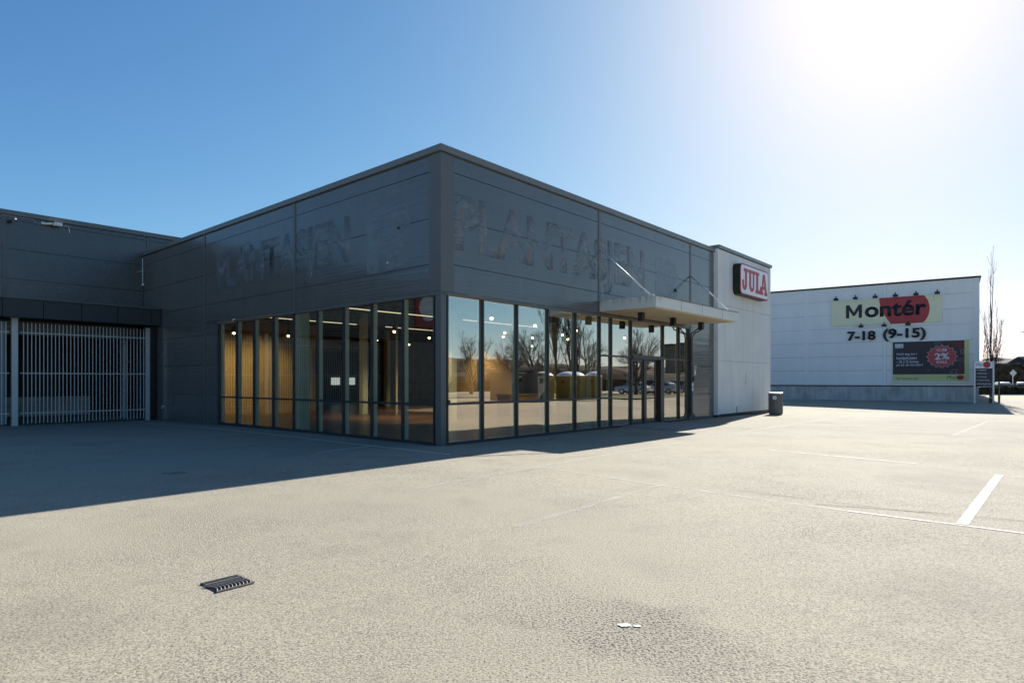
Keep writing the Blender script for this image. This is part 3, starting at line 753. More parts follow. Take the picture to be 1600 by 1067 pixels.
def gpost(x, wd, label, dz=0):
    t = Thing('gate_post', FB, x, 18.3, -.15, label, 'gate post')
    MB().box(x-wd/2, x+wd/2, 18.3-wd/2-.05, 18.3+wd/2-.05, -.25, 3.93+dz).part('shaft', M_galv, t, bevel=.008)
    MB().box(x-wd/2-.04, x+wd/2+.04, 18.3-wd/2-.09, 18.3+wd/2-.01, 3.935+dz, 3.95+dz).part('top_plate', M_galv, t)
gpost(-4.90, .19, 'thick galvanised gate post between the two picket gates')
gpost(0-.0-.06, .1, 'slim galvanised gate post against the dark store wall', -.08) if False else gpost(-.33, .15, 'slim galvanised gate post beside the dark store wall', -.08)
# floodlight and cable on the wing
t = Thing('security_floodlight', FB, -3.35, 19.5, 7.85, 'small white security floodlight under the wing parapet', 'floodlight')
MB().box(-3.42, -3.16, 19.28, 19.5, 7.88, 8.02).part('lamp_head', M_white_metal, t, bevel=.02)
MB().tube([(-3.75, 19.58, 7.93), (-3.45, 19.42, 7.95)], .04, 8).box(-3.8, -3.66, 19.5, 19.6, 7.9, 7.98).part('arm', M_white_metal, t)
MB().tube([(-11, 19.62, 8.04), (-4.05, 19.6, 8.04), (-3.98, 19.6, 7.92), (-3.8, 19.6, 7.9)], .014, 6).tube([(-3.1, 19.6, 7.98), (-2.85, 19.6, 7.97), (-2.82, 19.6, 7.7)], .014, 6).part('cable', M_galv, t)
t = Thing('wall_camera', FB, -4.75, 19.5, 7.9, 'tiny dark camera with a pale tip on the wing near the left picture edge', 'camera')
MB().tube([(-4.85, 19.6, 7.8), (-4.75, 19.3, 7.78)], .045, 8).part('housing', M_black, t)
MB().tube([(-4.66, 19.45, 7.9), (-4.64, 19.4, 7.92)], .03, 8).part('tip', M_white_metal, t)
# red sign on the far end of the wing, mirrored in the side windows
t = Thing('red_sign', FB, -16.6, 19.6, 4.9, 'red board with a white oval, mirrored in the side window by the corner', 'sign')
MB().box(-17.9, -15.6, 19.55, 19.61, 4.8, 7.3).part('board', M_red, t)
MB().prism([(-16.6+.72*math.cos(i*.2617), 6.25+.85*math.sin(i*.2617)) for i in range(24)], fy, 19.53, 19.548).part('oval', M_signwhite, t)

# ------------------------------------------------------------------ litter bin
b0 = FB.M.inverted() @ Vector((12.66, 30.15, 0))
t = Thing('litter_bin', FW, 12.66, 30.15, gplane(12.66, 30.15), 'dark round litter bin with a round opening at the far end of the grey wall', 'litter bin')
z = gplane(12.66, 30.15)
M_bin = mat('bin_grey', (.13, .13, .125), .45, .3)
MB().lathe(12.66, 30.15, [(.29, z), (.30, z+.06), (.325, z+.07), (.325, z+1.0)], 32).part('body', M_bin, t, smooth=False)
MB().lathe(12.66, 30.15, [(.335, z+1.002), (.34, z+1.03), (.33, z+1.06), (.28, z+1.075)], 32).part('lid', M_galv, t)
m = MB(); a = R_(-120)
dirv = Vector((math.cos(a), math.sin(a), 0)); sv = Vector((-dirv.y, dirv.x, 0)); c = Vector((12.66, 30.15, z+.82)) + dirv*.31
ring = [c + sv*.115*math.cos(i*.2617*1.0) + Vector((0, 0, 1))*.115*math.sin(i*.2617) for i in range(24)]
v0 = m.vs([p for p in ring]); v1 = m.vs([p + dirv*.022 for p in ring])
m.bm.faces.new(v1)
for i in range(24): m.bm.faces.new([v0[i], v0[(i+1) % 24], v1[(i+1) % 24], v1[i]])
m.part('opening_flap', M_galv, t)
MB().tube([tuple(p+dirv*.02) for p in ring+[ring[0]]], .012, 6, False).part('opening_rim', M_black, t)

# ------------------------------------------------------------------ pale warehouse
N = Thing('warehouse', FN, 0, 0, 0, 'long pale blue-grey clad warehouse on a concrete plinth beyond the parking lot', 'building')
TOP = 9.2; LEN = 45
jn = [TOP] + [8.13-1.145*i for i in range(6)] + [1.22]
bays = [(-LEN, -32.5), (-32.26, -22.0), (-21.76, -11.84), (-11.60, -6.13), (-5.87, -.28)]
for a, b in bays: 
    m = MB()
    for p, q in zip(jn, jn[1:]): m.box(a, b, 0, .08, q+.008, p-.008)
    m.part('wall_panel', M_wh, N)
MB().box(-LEN, -.02, .08, .2, 1.2, TOP).part('wall_core', M_frame, N)
for x in (-32.38, -21.88, -11.72, -6.0): MB().box(x-.12, x+.12, -.035, .078, 1.22, TOP).part('pilaster', M_whtrim, N)
MB().box(-.28, .02, -.035, .078, 1.22, TOP).part('corner_trim', M_whtrim, N)
MB().box(-.06, .0, .08, 40, 1.2, TOP).box(-LEN, 0, 40, 40.1, -.3, TOP).part('side_wall', M_wh, N)
MB().box(-LEN, .12, -.1, 40.2, TOP+.003, TOP+.12).part('roof', M_black, N)
MB().box(-LEN, -.05, -.015, .078, 1.13, 1.212).part('base_flashing', M_black, N)
m = MB()
for a, b in ((-LEN, -30), (-29.98, -20), (-19.98, -11.75), (-11.73, -6.02), (-6.0, -3.2), (-3.18, -1.96), (-1.94, -.02)): m.box(a, b, -.0, .2, -.4, 1.125)
m.part('plinth', M_conc, N)
MB().box(-11.9, -11.55, -.06, -.001, -.3, 1.12).part('plinth_pier', M_conc, N)
MB().box(-6.15, -5.85, -.06, -.001, -.3, 1.12).part('plinth_pier', M_conc, N)
# main name board
Q = Thing('name_board', FN, -6, 0, 7, 'long cream board with a red patch and dark word Montér on the warehouse', 'sign')
MB().box(-9.8, -2.26, -.10, -.037, 6.06, 8.14).part('board', M_warm_white, Q)
MB().prism([(-6.38, 8.14), (-6.36, 7.8), (-6.29, 7.43), (-6.16, 7.05), (-5.98, 6.7), (-5.8, 6.4), (-5.59, 6.06), (-3.45, 6.06), (-3.25, 6.3), (-3.1, 6.65), (-3.03, 7.06), (-3.06, 7.4), (-3.15, 7.75), (-3.38, 8.14)], fy, -.104, -.112).part('red_patch', M_red, Q)
poly_letter([[(0, 0), (0, 1), (.2, 1), (.5, .42), (.8, 1), (1, 1), (1, 0), (.8, 0), (.8, .62), (.56, .16), (.44, .16), (.2, .62), (.2, 0)]], Q, -8.72, 6.66, (1.14, 1.06), -.113, M_ink)
text_part('lettering', 'ontér', M_ink, Q, None, -7.38, -.113, 6.645, 4.15, 1.17, 'front', .006, .028)
# hours
H = Thing('opening_hours', FN, -6, 0, 5, 'black opening hours figures 7-18 (9-15) below the cream name board', 'sign')
for x, s_, wd in ((-8.62, '7-18', 2.0), (-6.12, '(9-15)', 2.85)):
    text_part('figures', s_, M_ink, H, None, x, -.12, 4.82 if s_[0] == '7' else 4.70, wd, .76 if s_[0] == '7' else .98, 'front', .04, .035)
m = MB()
for z_ in (4.95, 5.45): m.tube([(-8.5, -.09, z_), (-6.7, -.09, z_)], .012, 5).tube([(-6.0, -.09, z_), (-3.4, -.09, z_)], .012, 5)
m.part('rail', M_whtrim, H)
# spotlights over the boards
def sign_lamp(x, z, label, group):
    t = Thing('sign_lamp', FN, x, 0, z, label, 'spotlight', group)
    MB().tube([(x, -.04, z+.02), (x, -.5, z+.12)], .02, 6).part('arm', M_black, t)
    MB().box(x-.17, x+.17, -.66, -.46, z-.02, z+.16).part('lamp_head', M_black, t, bevel=.03)
    MB().box(x-.04, x+.04, -.6, -.52, z+.16, z+.32).part('bracket', M_black, t)
ords = ['first', 'second', 'third', 'fourth', 'fifth', 'sixth']
for i, x in enumerate((-9.4, -8.0, -6.62, -5.25, -3.9, -2.55)):
    sign_lamp(x, 8.14, 'black spotlight along the top of the cream name board, %s from the left' % ords[i], 'spotlights on top of the cream name board')
for i, x in enumerate((-7.6, -6.0, -4.42)):
    sign_lamp(x, 5.86, 'black spotlight above the opening hours figures, %s from the left' % ords[i], 'spotlights above the opening hours')
# billboard
Q = Thing('billboard', FN, -3, 0, 3, 'dark advertising banner with red starburst and green border on the warehouse', 'billboard')
m = MB(); m.box(-5.56, -.52, -.14, -.037, 4.62, 4.74).box(-5.56, -.52, -.14, -.037, 1.42, 1.52).part('rail', M_whtrim, Q)
MB().box(-5.46, -.62, -.10, -.04, 1.525, 4.615).part('border', M_green, Q)
MB().box(-5.44, -.88, -.106, -.1005, 2.08, 4.60).part('banner', mat('banner', (.030, .024, .034), .5), Q)
M_dred = mat('dark_red_print', (.11, .02, .03), .5)
m = MB(); m.prism([(-2.0, 4.59), (-.89, 4.59), (-.89, 2.1), (-1.9, 2.1), (-1.2, 2.7), (-1.05, 3.4), (-1.25, 4.0)], fy, -.1065, -.108); m.part('red_print', M_dred, Q)
def star(r, cx=-2.27, cz=3.42, n=16):
    p = []
    for i in range(n*2):
        a = math.pi*i/n; q = r*(1 if i % 2 == 0 else .84); p.append((cx+q*math.cos(a)*1.12, cz+q*math.sin(a)))
    return p
MB().prism(star(.90), fy, -.109, -.111).part('starburst_edge', mat('pink_print', (.6, .32, .3), .5), Q)
MB().prism(star(.855), fy, -.1115, -.114).part('starburst', mat('starburst_red', (.42, .06, .07), .5), Q)
M_pw = mat('print_white', (.72, .74, .78), .5); M_pg = mat('print_grey', (.16, .15, .17), .5)
text_part('lettering', 'KLUBB', M_pw, Q, None, -2.27, -.1142, 3.80, .62, .22, 'front', .002, .012, 'CENTER')
text_part('lettering', '2%', M_pw, Q, None, -2.27, -.1142, 3.18, .92, .50, 'front', .002, .03, 'CENTER')
text_part('lettering', 'BONUS', M_pw, Q, None, -2.27, -.1142, 2.88, .64, .22, 'front', .002, .012, 'CENTER')
for i, s_ in enumerate(('Meld deg inn i', 'kundeklubben', '– få 2 % bonus', 'på alt du handler!')):
    text_part('lettering', s_, M_pw, Q, None, -5.2, -.1068, 3.52-i*.28, (1.35, 1.35, 1.45, 1.72)[i], .23, 'front', .002, .012)
MB().box(-5.3, -4.75, -.108, -.1065, 4.13, 4.46).part('print_box', M_pw, Q)
text_part('lettering', 'MONTÉR', M_navy, Q, None, -5.27, -.1082, 4.31, .48, .12, 'front', .002, 0)
text_part('lettering', 'KLUBB', M_navy, Q, None, -5.27, -.1082, 4.16, .48, .1, 'front', .002, .01)
text_part('lettering', 'Når resultatet teller', M_navy, Q, None, -5.22, -.1015, 1.69, 1.5, .17, 'front', .002, 0)
MB().prism([(-1.13+.21*math.cos(i*.2617), 1.83+.19*math.sin(i*.2617)) for i in range(24)], fy, -.1005, -.103).part('red_dot', M_red, Q)
text_part('lettering', 'Montér', M_ink, Q, None, -1.92, -.1032, 1.71, 1.06, .26, 'front', .002, 0)
for s_, x, z_, h_, fl in (('2%', -1.75, 2.12, .36, True), ('0', -1.15, 3.55, .42, False), ('2%', -1.35, 3.0, .3, True), ('%', -3.1, 4.35, .2, True), ('2%', -2.6, 4.3, .22, False), ('%', -3.2, 2.3, .2, False)):
    text_part('figures', s_, M_pg, Q, None, x+(.5 if fl else 0), -.1085, z_, None, h_, 'front', .001, .02, flip=fl)

# ------------------------------------------------------------------ directory sign beside the warehouse
px, py = 32.85, 44.6
FP = Frame(px, py, R_(-22))
gP = gplane(px, py)
P_ = Thing('directory_sign', FP, .55, 0, gP, 'navy directory board with a white and red top on two grey posts', 'sign')
for x in (0, 1.1):
    MB().box(x-.05, x+.05, -.05, .05, gP-.2, 2.98).part('post', M_galv, P_)
MB().box(.055, 1.045, -.03, .03, 2.47, 2.93).part('top_board', M_signwhite, P_)
MB().prism([(.72+.22*math.cos(i*.2617), 2.72+.22*math.sin(i*.2617)) for i in range(24)], fy, -.031, -.036).part('red_dot', M_red, P_)
text_part('lettering', 'Mo', M_ink, P_, None, .12, -.031, 2.62, .34, .2, 'front', .003, 0)
MB().box(.055, 1.045, -.03, .03, 1.2, 2.465).part('navy_board', M_navy, P_)
for i, s_ in enumerate(('» Inngang', '» Parkering', '» Lasting', '» Varelevering', '» Kundeservice')):
    text_part('lettering', s_, M_pw, P_, None, .12, -.031, 2.28-i*.24, (.55, .6, .58, .75, .84)[i], .12, 'front', .003, .0)
MB().prism([(.6, 1.17), (1.04, 1.17), (1.04, .9)], fy, -.02, .02).part('bracket', M_black, P_)
MB().box(.5, 1.045, -.02, .02, .38, .42).box(.5, 1.045, -.02, .02, 1.15, 1.19).part('cross_bar', M_galv, P_)

# ------------------------------------------------------------------ trees
def bare_tree(th, base, height, spread, seed, upright=.5, trunk_r=.16, levels=5, mt=M_bark, mc=M_twig, split=.28, lean=0, nkid=(3, 4), minr=.006):
    rnd = random.Random(seed); tr = MB(); cr = MB()
    def grow(p, d, ln, r, lv):
        pts = [p.copy()]; n = 4 if lv < 2 else 3; q = p.copy(); dd = d.copy(); rr = [r]
        for i in range(n):
            dd = (dd + Vector((rnd.uniform(-1, 1), rnd.uniform(-1, 1), rnd.uniform(-.4, .7)*upright))*.16).normalized()
            q = q + dd*ln/n; pts.append(q.copy()); rr.append(max(minr, r*(1-.45*(i+1)/n)))
        (tr if lv == 0 else cr).tube(pts, rr, 6 if lv < 2 else (4 if lv < 4 else 3), False)
        if lv >= levels: return
        k = rnd.randint(*nkid) + (2 if lv == 0 else 0)
        for j in range(k):
            t = rnd.uniform(.35 if lv else .45, 1); i = min(int(t*n), n-1); s0 = pts[i].lerp(pts[i+1], t*n-i)
            az = rnd.uniform(0, 6.283); sp = spread*rnd.uniform(.55, 1.25)
            a = dd.orthogonal().normalized(); a = Matrix.Rotation(az, 3, dd) @ a
            nd = (dd*1 + a*sp + Vector((0, 0, upright*.45))).normalized()
            grow(s0, nd, ln*rnd.uniform(.6, .82), max(minr, rr[i]*rnd.uniform(.5, .68)), lv+1)
        grow(q, dd, ln*.72, max(minr, rr[-1]*.9), lv+1)
    grow(Vector(base), Vector((lean, 0, 1)).normalized(), height*split, trunk_r, 0)
    tr.part('trunk', mt, th); cr.part('crown', mc, th)
# slim bare tree at the warehouse corner
tx, ty = 34.5, 45.2
T = Thing('slim_tree', FW, tx, ty, gplane(tx, ty), 'slim bare upright tree beside the corner of the pale warehouse', 'tree')
rnd = random.Random(3); tr = MB(); cr = MB()
z0 = gplane(tx, ty)-.1
tr.tube([(tx, ty, z0), (tx+.03, ty, 1.0), (tx-.02, ty, 2.2), (tx+.02, ty, 3.0)], [.15, .12, .10, .075], 8)
for i in range(26):
    hz = rnd.uniform(.6, 3.2); a = rnd.uniform(0, 6.283); tall = (8.2 if i < 3 else rnd.uniform(2.6, 5.4)) - (0 if i < 3 else hz*.2)
    p = Vector((tx, ty, hz)); r = .04 if i < 3 else rnd.uniform(.016, .03); pts = [p.copy()]; rr = [r]
    out = rnd.uniform(.25, .95) if i >= 3 else rnd.uniform(.05, .3); n = 8
    for j in range(1, n+1):
        q = j/n; rad = out*(1-(1-q)**2.2)
        pts.append(p + Vector((math.cos(a)*rad + .04*q*tall*.35 + rnd.uniform(-.05, .05), math.sin(a)*rad, tall*q))); rr.append(max(.009, r*(1-q*.82)))
    cr.tube(pts, rr, 5, False)
    for s_ in range(9):
        j = rnd.randint(1, n-1); b = rnd.uniform(0, 6.283); L2 = rnd.uniform(.35, 1.2); s0 = pts[j]
        e1 = s0 + Vector((math.cos(b)*.14, math.sin(b)*.14, L2*.4)); e2 = s0 + Vector((math.cos(b)*.24, math.sin(b)*.24, L2))
        cr.tube([s0, e1, e2], [.010, .008, .007], 3, False)
tr.part('trunk', M_bark, T); cr.part('crown', M_twig, T)
for i, (dx, dy, hh) in enumerate(((.28, -.35, 1.55), (.5, -.1, .55))):
    zb = gplane(tx+dx, ty+dy)
    MB().tube([(tx+dx, ty+dy, zb-.1), (tx+dx+.02, ty+dy, zb+hh)], .06, 7).solo('wooden_stake', M_wood, FW, tx+dx, ty+dy, zb, ('tall weathered wooden stake beside the slim bare tree', 'short wooden stake right of the slim bare tree')[i], 'stake')

# trees mirrored in the entrance glass
def refl_tree(u, v, h, seed, label, kind='round'):
    p = FB.w(u, v)
    if kind == 'round':
        th = Thing('bare_tree', FW, p.x, p.y, 0, label, 'tree', 'bare trees mirrored in the entrance glass')
        bare_tree(th, (p.x, p.y, -.1), h, .75, seed, .35, .26*h/9, 5, M_bark, M_twigd, .27, nkid=(2, 3), minr=.010)
    else:
        th = Thing('poplar_tree', FW, p.x, p.y, 0, label, 'tree', 'bare trees mirrored in the entrance glass')
        bare_tree(th, (p.x, p.y, -.1), h, .22, seed, 1.3, .22, 5, M_bark, M_twig, .34, nkid=(2, 3), minr=.010)
lab = 'spreading bare tree beyond the lot, seen only as a reflection in the entrance glass'
for i, (u, v, h) in enumerate(((44, -42, 9.5), (47, -38.5, 8.5), (41, -29.5, 10), (40, -23.5, 9), (52, -24.5, 10), (58, -28, 10.5), (60, -20, 9), (38, -50, 7), (49, -33, 8), (66, -22, 9), (75,-28,9.5))):
    refl_tree(u, v, h, 20+i, lab)
refl_tree(42, -27.5, 10.5, 51, 'tall narrow poplar seen only as a reflection in the entrance glass', 'pop')
refl_tree(44, -26.8, 10, 52, 'tall narrow poplar seen only as a reflection in the entrance glass', 'pop')

# ------------------------------------------------------------------ banks, hills, hedge
def ridge(name, fr, pts, depth, hfun, m, label, cat, kind=None, seg=1.2):
    """heap running along pts (frame coords), cross-section a mound"""
    bm = bmesh.new(); P = [Vector((p[0], p[1], 0)) for p in pts]; line = []
    for a, b in zip(P, P[1:]):
        n = max(1, int((b-a).length/seg))
        for i in range(n): line.append(a.lerp(b, i/n))
    line.append(P[-1]); rows = []; K = 9
    for i, p in enumerate(line):
        d = (line[min(i+1, len(line)-1)]-line[max(i-1, 0)]).normalized(); s = Vector((-d.y, d.x, 0)); H = hfun(i/(len(line)-1), p)
        row = []
        for j in range(K):
            q = j/(K-1); prof = math.sin(math.pi*q)**.6 if 0 < q < 1 else 0
            pos = p + s*(q-.5)*depth; nz = noise.noise(pos*.35)*(.22 if H > 6 else .05)*H + noise.noise(pos*1.3)*.06*H
            row.append(bm.verts.new((pos.x, pos.y, -.3 + max(0, H*prof + (nz if prof else 0)))))
        rows.append(row)
    for a, b in zip(rows, rows[1:]):
        for j in range(K-1): bm.faces.new([a[j], a[j+1], b[j+1], b[j]])
    bmesh.ops.recalc_face_normals(bm, faces=bm.faces)
    me = bpy.data.meshes.new(name); bm.to_mesh(me); bm.free(); me.materials.append(m)
    o = bpy.data.objects.new(name, me); COL.objects.link(o); o.matrix_world = fr.M; tag(o, label, cat, kind=kind); return o
ridge('hill', FB, [(60, -260), (120, -190), (200, -130), (280, -60), (340, 10)], 60, lambda t, p: 12+3*math.sin(t*9)-t*3, M_hill, 'low brown wooded hill mirrored in the entrance glass', 'hill', 'structure', 6)
ridge('brown_thicket', FB, [(30, -75), (62, -52), (78, -36), (95, -25)], 8, lambda t, p: 3.6+.6*math.sin(t*14), M_hill, 'brown thicket beyond the lot mirrored in the entrance glass', 'thicket', 'stuff', 1.5)
ridge('wooded_bank', FW, [(86, 118), (112, 128), (150, 140), (200, 150)], 10, lambda t, p: 4.5+.1*math.sin(t*11), M_bank, 'brown rocky bank behind the far parked cars', 'bank', 'structure', 1.2)
# grass verge mirrored
bm = bmesh.new(); P0 = [FB.w(x, y, .012) for x, y in ((33, -30), (39, -16.8), (56, -17.2), (54, -30))]
m = MB(); m.quad(*P0); m.solo('grass_verge', M_grass, FW, 0, 0, 0, 'dry grass verge at the lot edge mirrored in the entrance glass', 'grass verge', kind='structure')

# clipped hedge at the right edge: leaf clumps
def leafy_box(name, m, fr, x0, x1, y0, y1, z1, n, size, label, cat, kind):
    b = MB(); rnd = random.Random(11)
    b.box(x0+.12, x1-.12, y0+.12, y1-.12, -.1, z1-.12)
    for i in range(n):
        f = rnd.random(); x = rnd.uniform(x0, x1)
        if f < .5: y, z = y0+rnd.uniform(-.04, .12), rnd.uniform(0, z1)
        else: y, z = rnd.uniform(y0, y1), z1+rnd.uniform(-.1, .1)
        a = Vector([rnd.uniform(-1, 1) for _ in range(3)]).normalized()*size; c = a.orthogonal().normalized()*size*.6; p = Vector((x, y, z))
        b.quad(p-a, p-c, p+a, p+c)
    b.solo(name, m, fr, x0, y0, 0, label, cat, kind=kind)
leafy_box('hedge', M_hedge, FW, 52.6, 66, 69.6, 71.2, .98, 3800, .14, 'low clipped dark hedge in front of the far parked cars', 'hedge', None)
leafy_box('thicket', M_bank, FW, 86, 118, 113, 115.5, 4.5, 5200, .3, 'brown bare thicket along the foot of the far bank', 'thicket', 'stuff')
MB().box(52, 68, 69.2, 69.4, -.1, .1).solo('kerb', M_slab, FW, 52, 69.3, 0, 'pale kerb along the hedge', 'kerb', kind='structure')

# ------------------------------------------------------------------ cars
M_tyre = mat('tyre', (.015, .015, .015), .8); M_cwin = mat('car_window', (.03, .035, .04), .08); M_chrome = mat('wheel_rim', (.5, .5, .5), .3, .8)
M_hl = mat('headlight', (.8, .8, .8), .1); M_tl = mat('tail_light', (.4, .02, .02), .3)
def make_car(col, label, group, name='parked_car', suv=False):
    t = Thing(name, FW, 0, 0, 0, label, 'car', group)
    pm = mat('car_paint', col, .25, .3, .5, coat=1)
    h = 1.62 if suv else 1.42
    low = [(-2.15, .32), (-2.2, .62), (-2.1, .86), (-1.2, .95), (1.75, .95) if suv else (1.6, .93), (2.12, .9), (2.2, .55), (2.15, .3)]
    def sect(pts, w0, w1, zlo, zhi):
        m = MB(); L = []
        for s_ in (-1, 1):
            L.append(m.vs([(x, s_*(w0+(w1-w0)*((z-zlo)/(zhi-zlo))), z) for x, z in pts]))
        n = len(pts); m.bm.faces.new(L[0]); m.bm.faces.new(L[1][::-1])
        for i in range(n): m.bm.faces.new([L[0][i], L[1][i], L[1][(i+1) % n], L[0][(i+1) % n]])
        return m
    sect(low, .90, .84, .3, .95).part('body', pm, t, bevel=.05, smooth=True)
    cab = [(-1.25, .93), (-.55, h-.05), (-.3, h), (1.0, h) if not suv else (1.6, h), (1.25, h-.06) if not suv else (1.8, h-.08), (1.85, .93) if not suv else (2.05, .95)]
    sect(cab, .80, .60, .93, h).part('roof', pm, t, bevel=.04, smooth=True)
    win = [(-1.05, 1.0), (-.5, h-.12), (.95, h-.12) if not suv else (1.5, h-.12), (1.45, 1.02)]
    m = MB()
    for s_ in (-1, 1):
        w = lambda z: s_*(.80+(.60-.80)*((z-.93)/(h-.93))+.012)
        m.bm.faces.new(m.vs([(x, w(z), z) for x, z in win]))
    m.bm.faces.new(m.vs([(-1.21, -.7, .99), (-1.21, .7, .99), (-.6, .56, h-.11), (-.6, -.56, h-.11)]))
    m.bm.faces.new(m.vs([(1.82 if not suv else 2.06, -.7, 1.0), (1.82 if not suv else 2.06, .7, 1.0), (1.3 if not suv else 1.84, .56, h-.11), (1.3 if not suv else 1.84, -.56, h-.11)]))
    m.part('window', M_cwin, t)
    for x in (-1.35, 1.35):
        for s_ in (-1, 1):
            m = MB(); m.tube([(x, s_*.72, .32), (x, s_*.91, .32)], .32, 20); wh = m.part('wheel', M_tyre, t)
            MB().tube([(x, s_*.90, .32), (x, s_*.925, .32)], .2, 14).part('rim', M_chrome, t, parent=wh)
    for s_ in (-1, 1):
        MB().box(-2.21, -2.1, s_*.5, s_*.8, .64, .78).part('headlight', M_hl, t)
        MB().box(2.1, 2.2, s_*.55, s_*.82, .66, .84).part('tail_light', M_tl, t)
    return t.o
def put(o, x, y, a): o.matrix_world = Matrix.Translation((x, y, 0)) @ Matrix.Rotation(R_(a), 4, 'Z'); return o
far_g = 'cars parked behind the far hedge'
put(make_car((.62, .64, .66), 'white car with dark windscreen behind the hedge, left of the diamond road sign', far_g), 66.1, 84.5, 62)
put(make_car((.5, .53, .56), 'silver car behind the hedge at the right picture edge', far_g), 68.5, 84.2, 56)
put(make_car((.66, .66, .66), 'pale car half hidden behind the wooden stakes and hedge', far_g), 64.6, 85.5, 66)
mg = 'cars mirrored in the entrance glass'
cols = [((.55, .57, .6), 'silver'), ((.7, .7, .7), 'white'), ((.04, .045, .05), 'black'), ((.3, .32, .35), 'grey'), ((.7, .71, .72), 'white')]
for i, (u, v) in enumerate(((56.5, -27.5), (60, -25.5), (63.5, -30), (67, -27), (70.5, -30), (74, -26))):
    c, nm_ = cols[i % 5]; nm_ = nm_ + (', second' if i == 5 else '') if False else ['leftmost silver', 'low white', 'tall black', 'tall grey', 'white hatch-backed', 'rightmost silver'][i]; p = FB.w(u, v)
    put(make_car(c, '%s parked car seen only in the entrance glass reflection' % nm_, mg, suv=i in (2, 3)), p.x, p.y, 49+(90 if i % 2 else 80))

# ------------------------------------------------------------------ recycling point mirrored in the glass
M_yb = mat('yellow_container', (.26, .17, .035), .5); M_gb = mat('grey_container', (.13, .13, .12), .6)
def box_container(u, v, w_):
    t = Thing('steel_container', FB, u, v, 0, w_ + ' dark grey steel container seen only in the entrance glass reflection', 'container', 'containers mirrored in the entrance glass')
    MB().box(u-.9, u+.9, v-1.2, v+1.2, 0.05, 2.1).part('body', M_gb, t, bevel=.02)
    MB().box(u-.95, u+.95, v-1.25, v+1.25, 2.105, 2.2).part('lid', M_gb, t)
    MB().box(u-.5, u-.1, v+1.2, v+1.23, 1.5, 1.8).part('hatch', M_black, t)
def dome_bin(u, v, w_):
    t = Thing('bottle_bank', FB, u, v, 0, '%s of the three yellow white-lidded bottle banks mirrored in the entrance glass' % w_, 'bottle bank', 'containers mirrored in the entrance glass')
    MB().box(u-.7, u+.7, v-.7, v+.7, 0.05, 1.95).part('body', M_yb, t, bevel=.03)
    MB().lathe(u, v, [(.95, 1.955), (.93, 2.02), (.7, 2.2), (.35, 2.3), (.05, 2.33)], 20).part('lid', M_signwhite, t, smooth=True)
    m = MB(); m.tube([(u-.71, v, 1.5), (u-.66, v, 1.5)], .14, 14).tube([(u, v+.66, 1.5), (u, v+.71, 1.5)], .14, 14); m.part('opening', M_black, t)
box_container(27.0, -21.4, 'left'); box_container(28.4, -20.2, 'right')
for u, v, w_ in ((29.7, -20.0, 'leftmost'), (31.3, -18.6, 'middle'), (32.9, -17.4, 'rightmost')): dome_bin(u, v, w_)

# far block mirrored at the right end of the glass
p = FB.w(120, -45)
t = Thing('apartment_block', FB, 120, -45, 0, 'dark flat block on the skyline seen only in the entrance glass reflection', 'building')
MB().box(112, 128, -52, -36, 0, 9).part('wall', mat('far_wall', (.16, .14, .12), .8), t)
MB().box(111.6, 128.4, -52.4, -35.6, 9.003, 9.4).part('roof', M_black, t)
m = MB()
for i in range(5):
    for j in range(3): m.box(111.95, 111.997, -50+i*3, -48.6+i*3, 1.2+j*2.8, 2.6+j*2.8)
m.part('window', M_cwin, t)

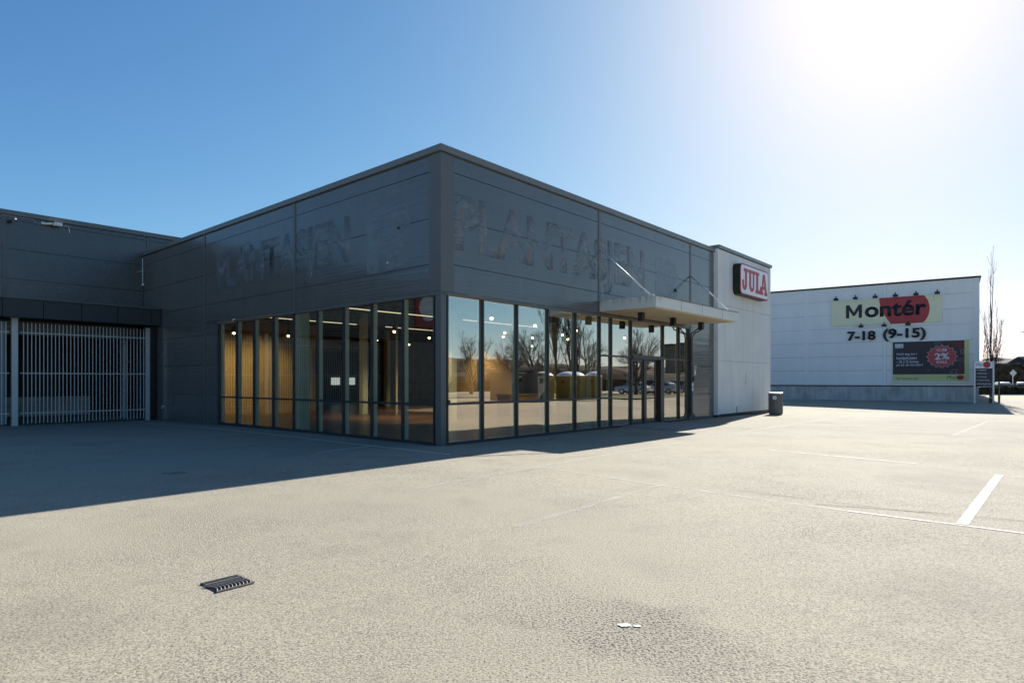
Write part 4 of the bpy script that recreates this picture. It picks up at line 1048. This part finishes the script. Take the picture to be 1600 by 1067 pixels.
# ------------------------------------------------------------------ far right: house, road sign, street lamp
t = Thing('far_house', FW, 103, 136, 0, 'small pale house with a grey roof peeking out behind the directory sign', 'house')
MB().box(99.7, 104, 134, 142, 0, 4.5).part('wall', mat('house_wall', (.55, .55, .52), .8), t)
MB().prism([(99.3, 4.505), (104.5, 4.505), (101.9, 5.9)], fy, 133.6, 142.4).part('roof', mat('house_roof', (.12, .10, .09), .8), t)
t = Thing('road_sign', FW, 70.2, 88, 0, 'grey diamond road sign on a slim pole behind the far cars', 'road sign')
MB().tube([(70.2, 88, 0), (70.2, 88, 3.1)], .045, 8).part('pole', M_galv, t)
MB().prism([(70.2-.5, 2.65), (70.2, 2.15), (70.2+.5, 2.65), (70.2, 3.15)], fy, 87.94, 87.9).part('plate', M_galv, t)
t = Thing('street_lamp', FW, 43.2, 50, 0, 'grey street lamp whose flat head juts in at the right picture edge', 'street lamp')
MB().tube([(43.2, 50, -.1), (43.2, 50, 5.4), (42.9, 50, 5.5), (41.6, 50, 5.5)], [.08, .06, .045, .035], 8).part('pole', M_galv, t)
MB().prism([(41.7, 5.44), (41.7, 5.56), (40.9, 5.54), (40.5, 5.49), (40.6, 5.45)], fy, 49.85, 50.15).part('lamp_head', mat('lamp_grey', (.35, .36, .36), .5), t)

# ------------------------------------------------------------------ grit and gravel
def grit(name, n, fn, smin, smax, col, label, cat):
    bm = bmesh.new(); rnd = random.Random(5)
    for i in range(n):
        X, Y = fn(rnd); r = rnd.uniform(smin, smax); z = gplane(X, Y); a = rnd.uniform(0, 6.28)
        top = bm.verts.new((X, Y, z+r*.9)); ring = [bm.verts.new((X+r*rnd.uniform(.6, 1.3)*math.cos(a+k*1.257), Y+r*rnd.uniform(.6, 1.3)*math.sin(a+k*1.257), z+.001)) for k in range(5)]
        for k in range(5): bm.faces.new([top, ring[k], ring[(k+1) % 5]])
    bmesh.ops.recalc_face_normals(bm, faces=bm.faces)
    me = bpy.data.meshes.new(name); bm.to_mesh(me); bm.free(); me.materials.append(mat(name, col, .9))
    o = bpy.data.objects.new(name, me); COL.objects.link(o); tag(o, label, cat, kind='stuff')
def wallside(r):
    if r.random() < .5: p = FB.w(r.uniform(0, 16), -.03-abs(r.gauss(0, .09)))
    else: p = FB.w(-.03-abs(r.gauss(0, .1)), r.uniform(0, 18))
    return p.x, p.y
def openlot(r):
    y = 3 + 20*r.random()**1.8; return r.uniform(-.85, .85)*y, y
grit('grit', 2600, wallside, .005, .016, (.16, .13, .10), 'fine dirt and grit gathered along the foot of the store walls', 'grit')
grit('gravel', 900, openlot, .002, .006, (.42, .38, .31), 'loose pebbles scattered over the open asphalt', 'gravel')
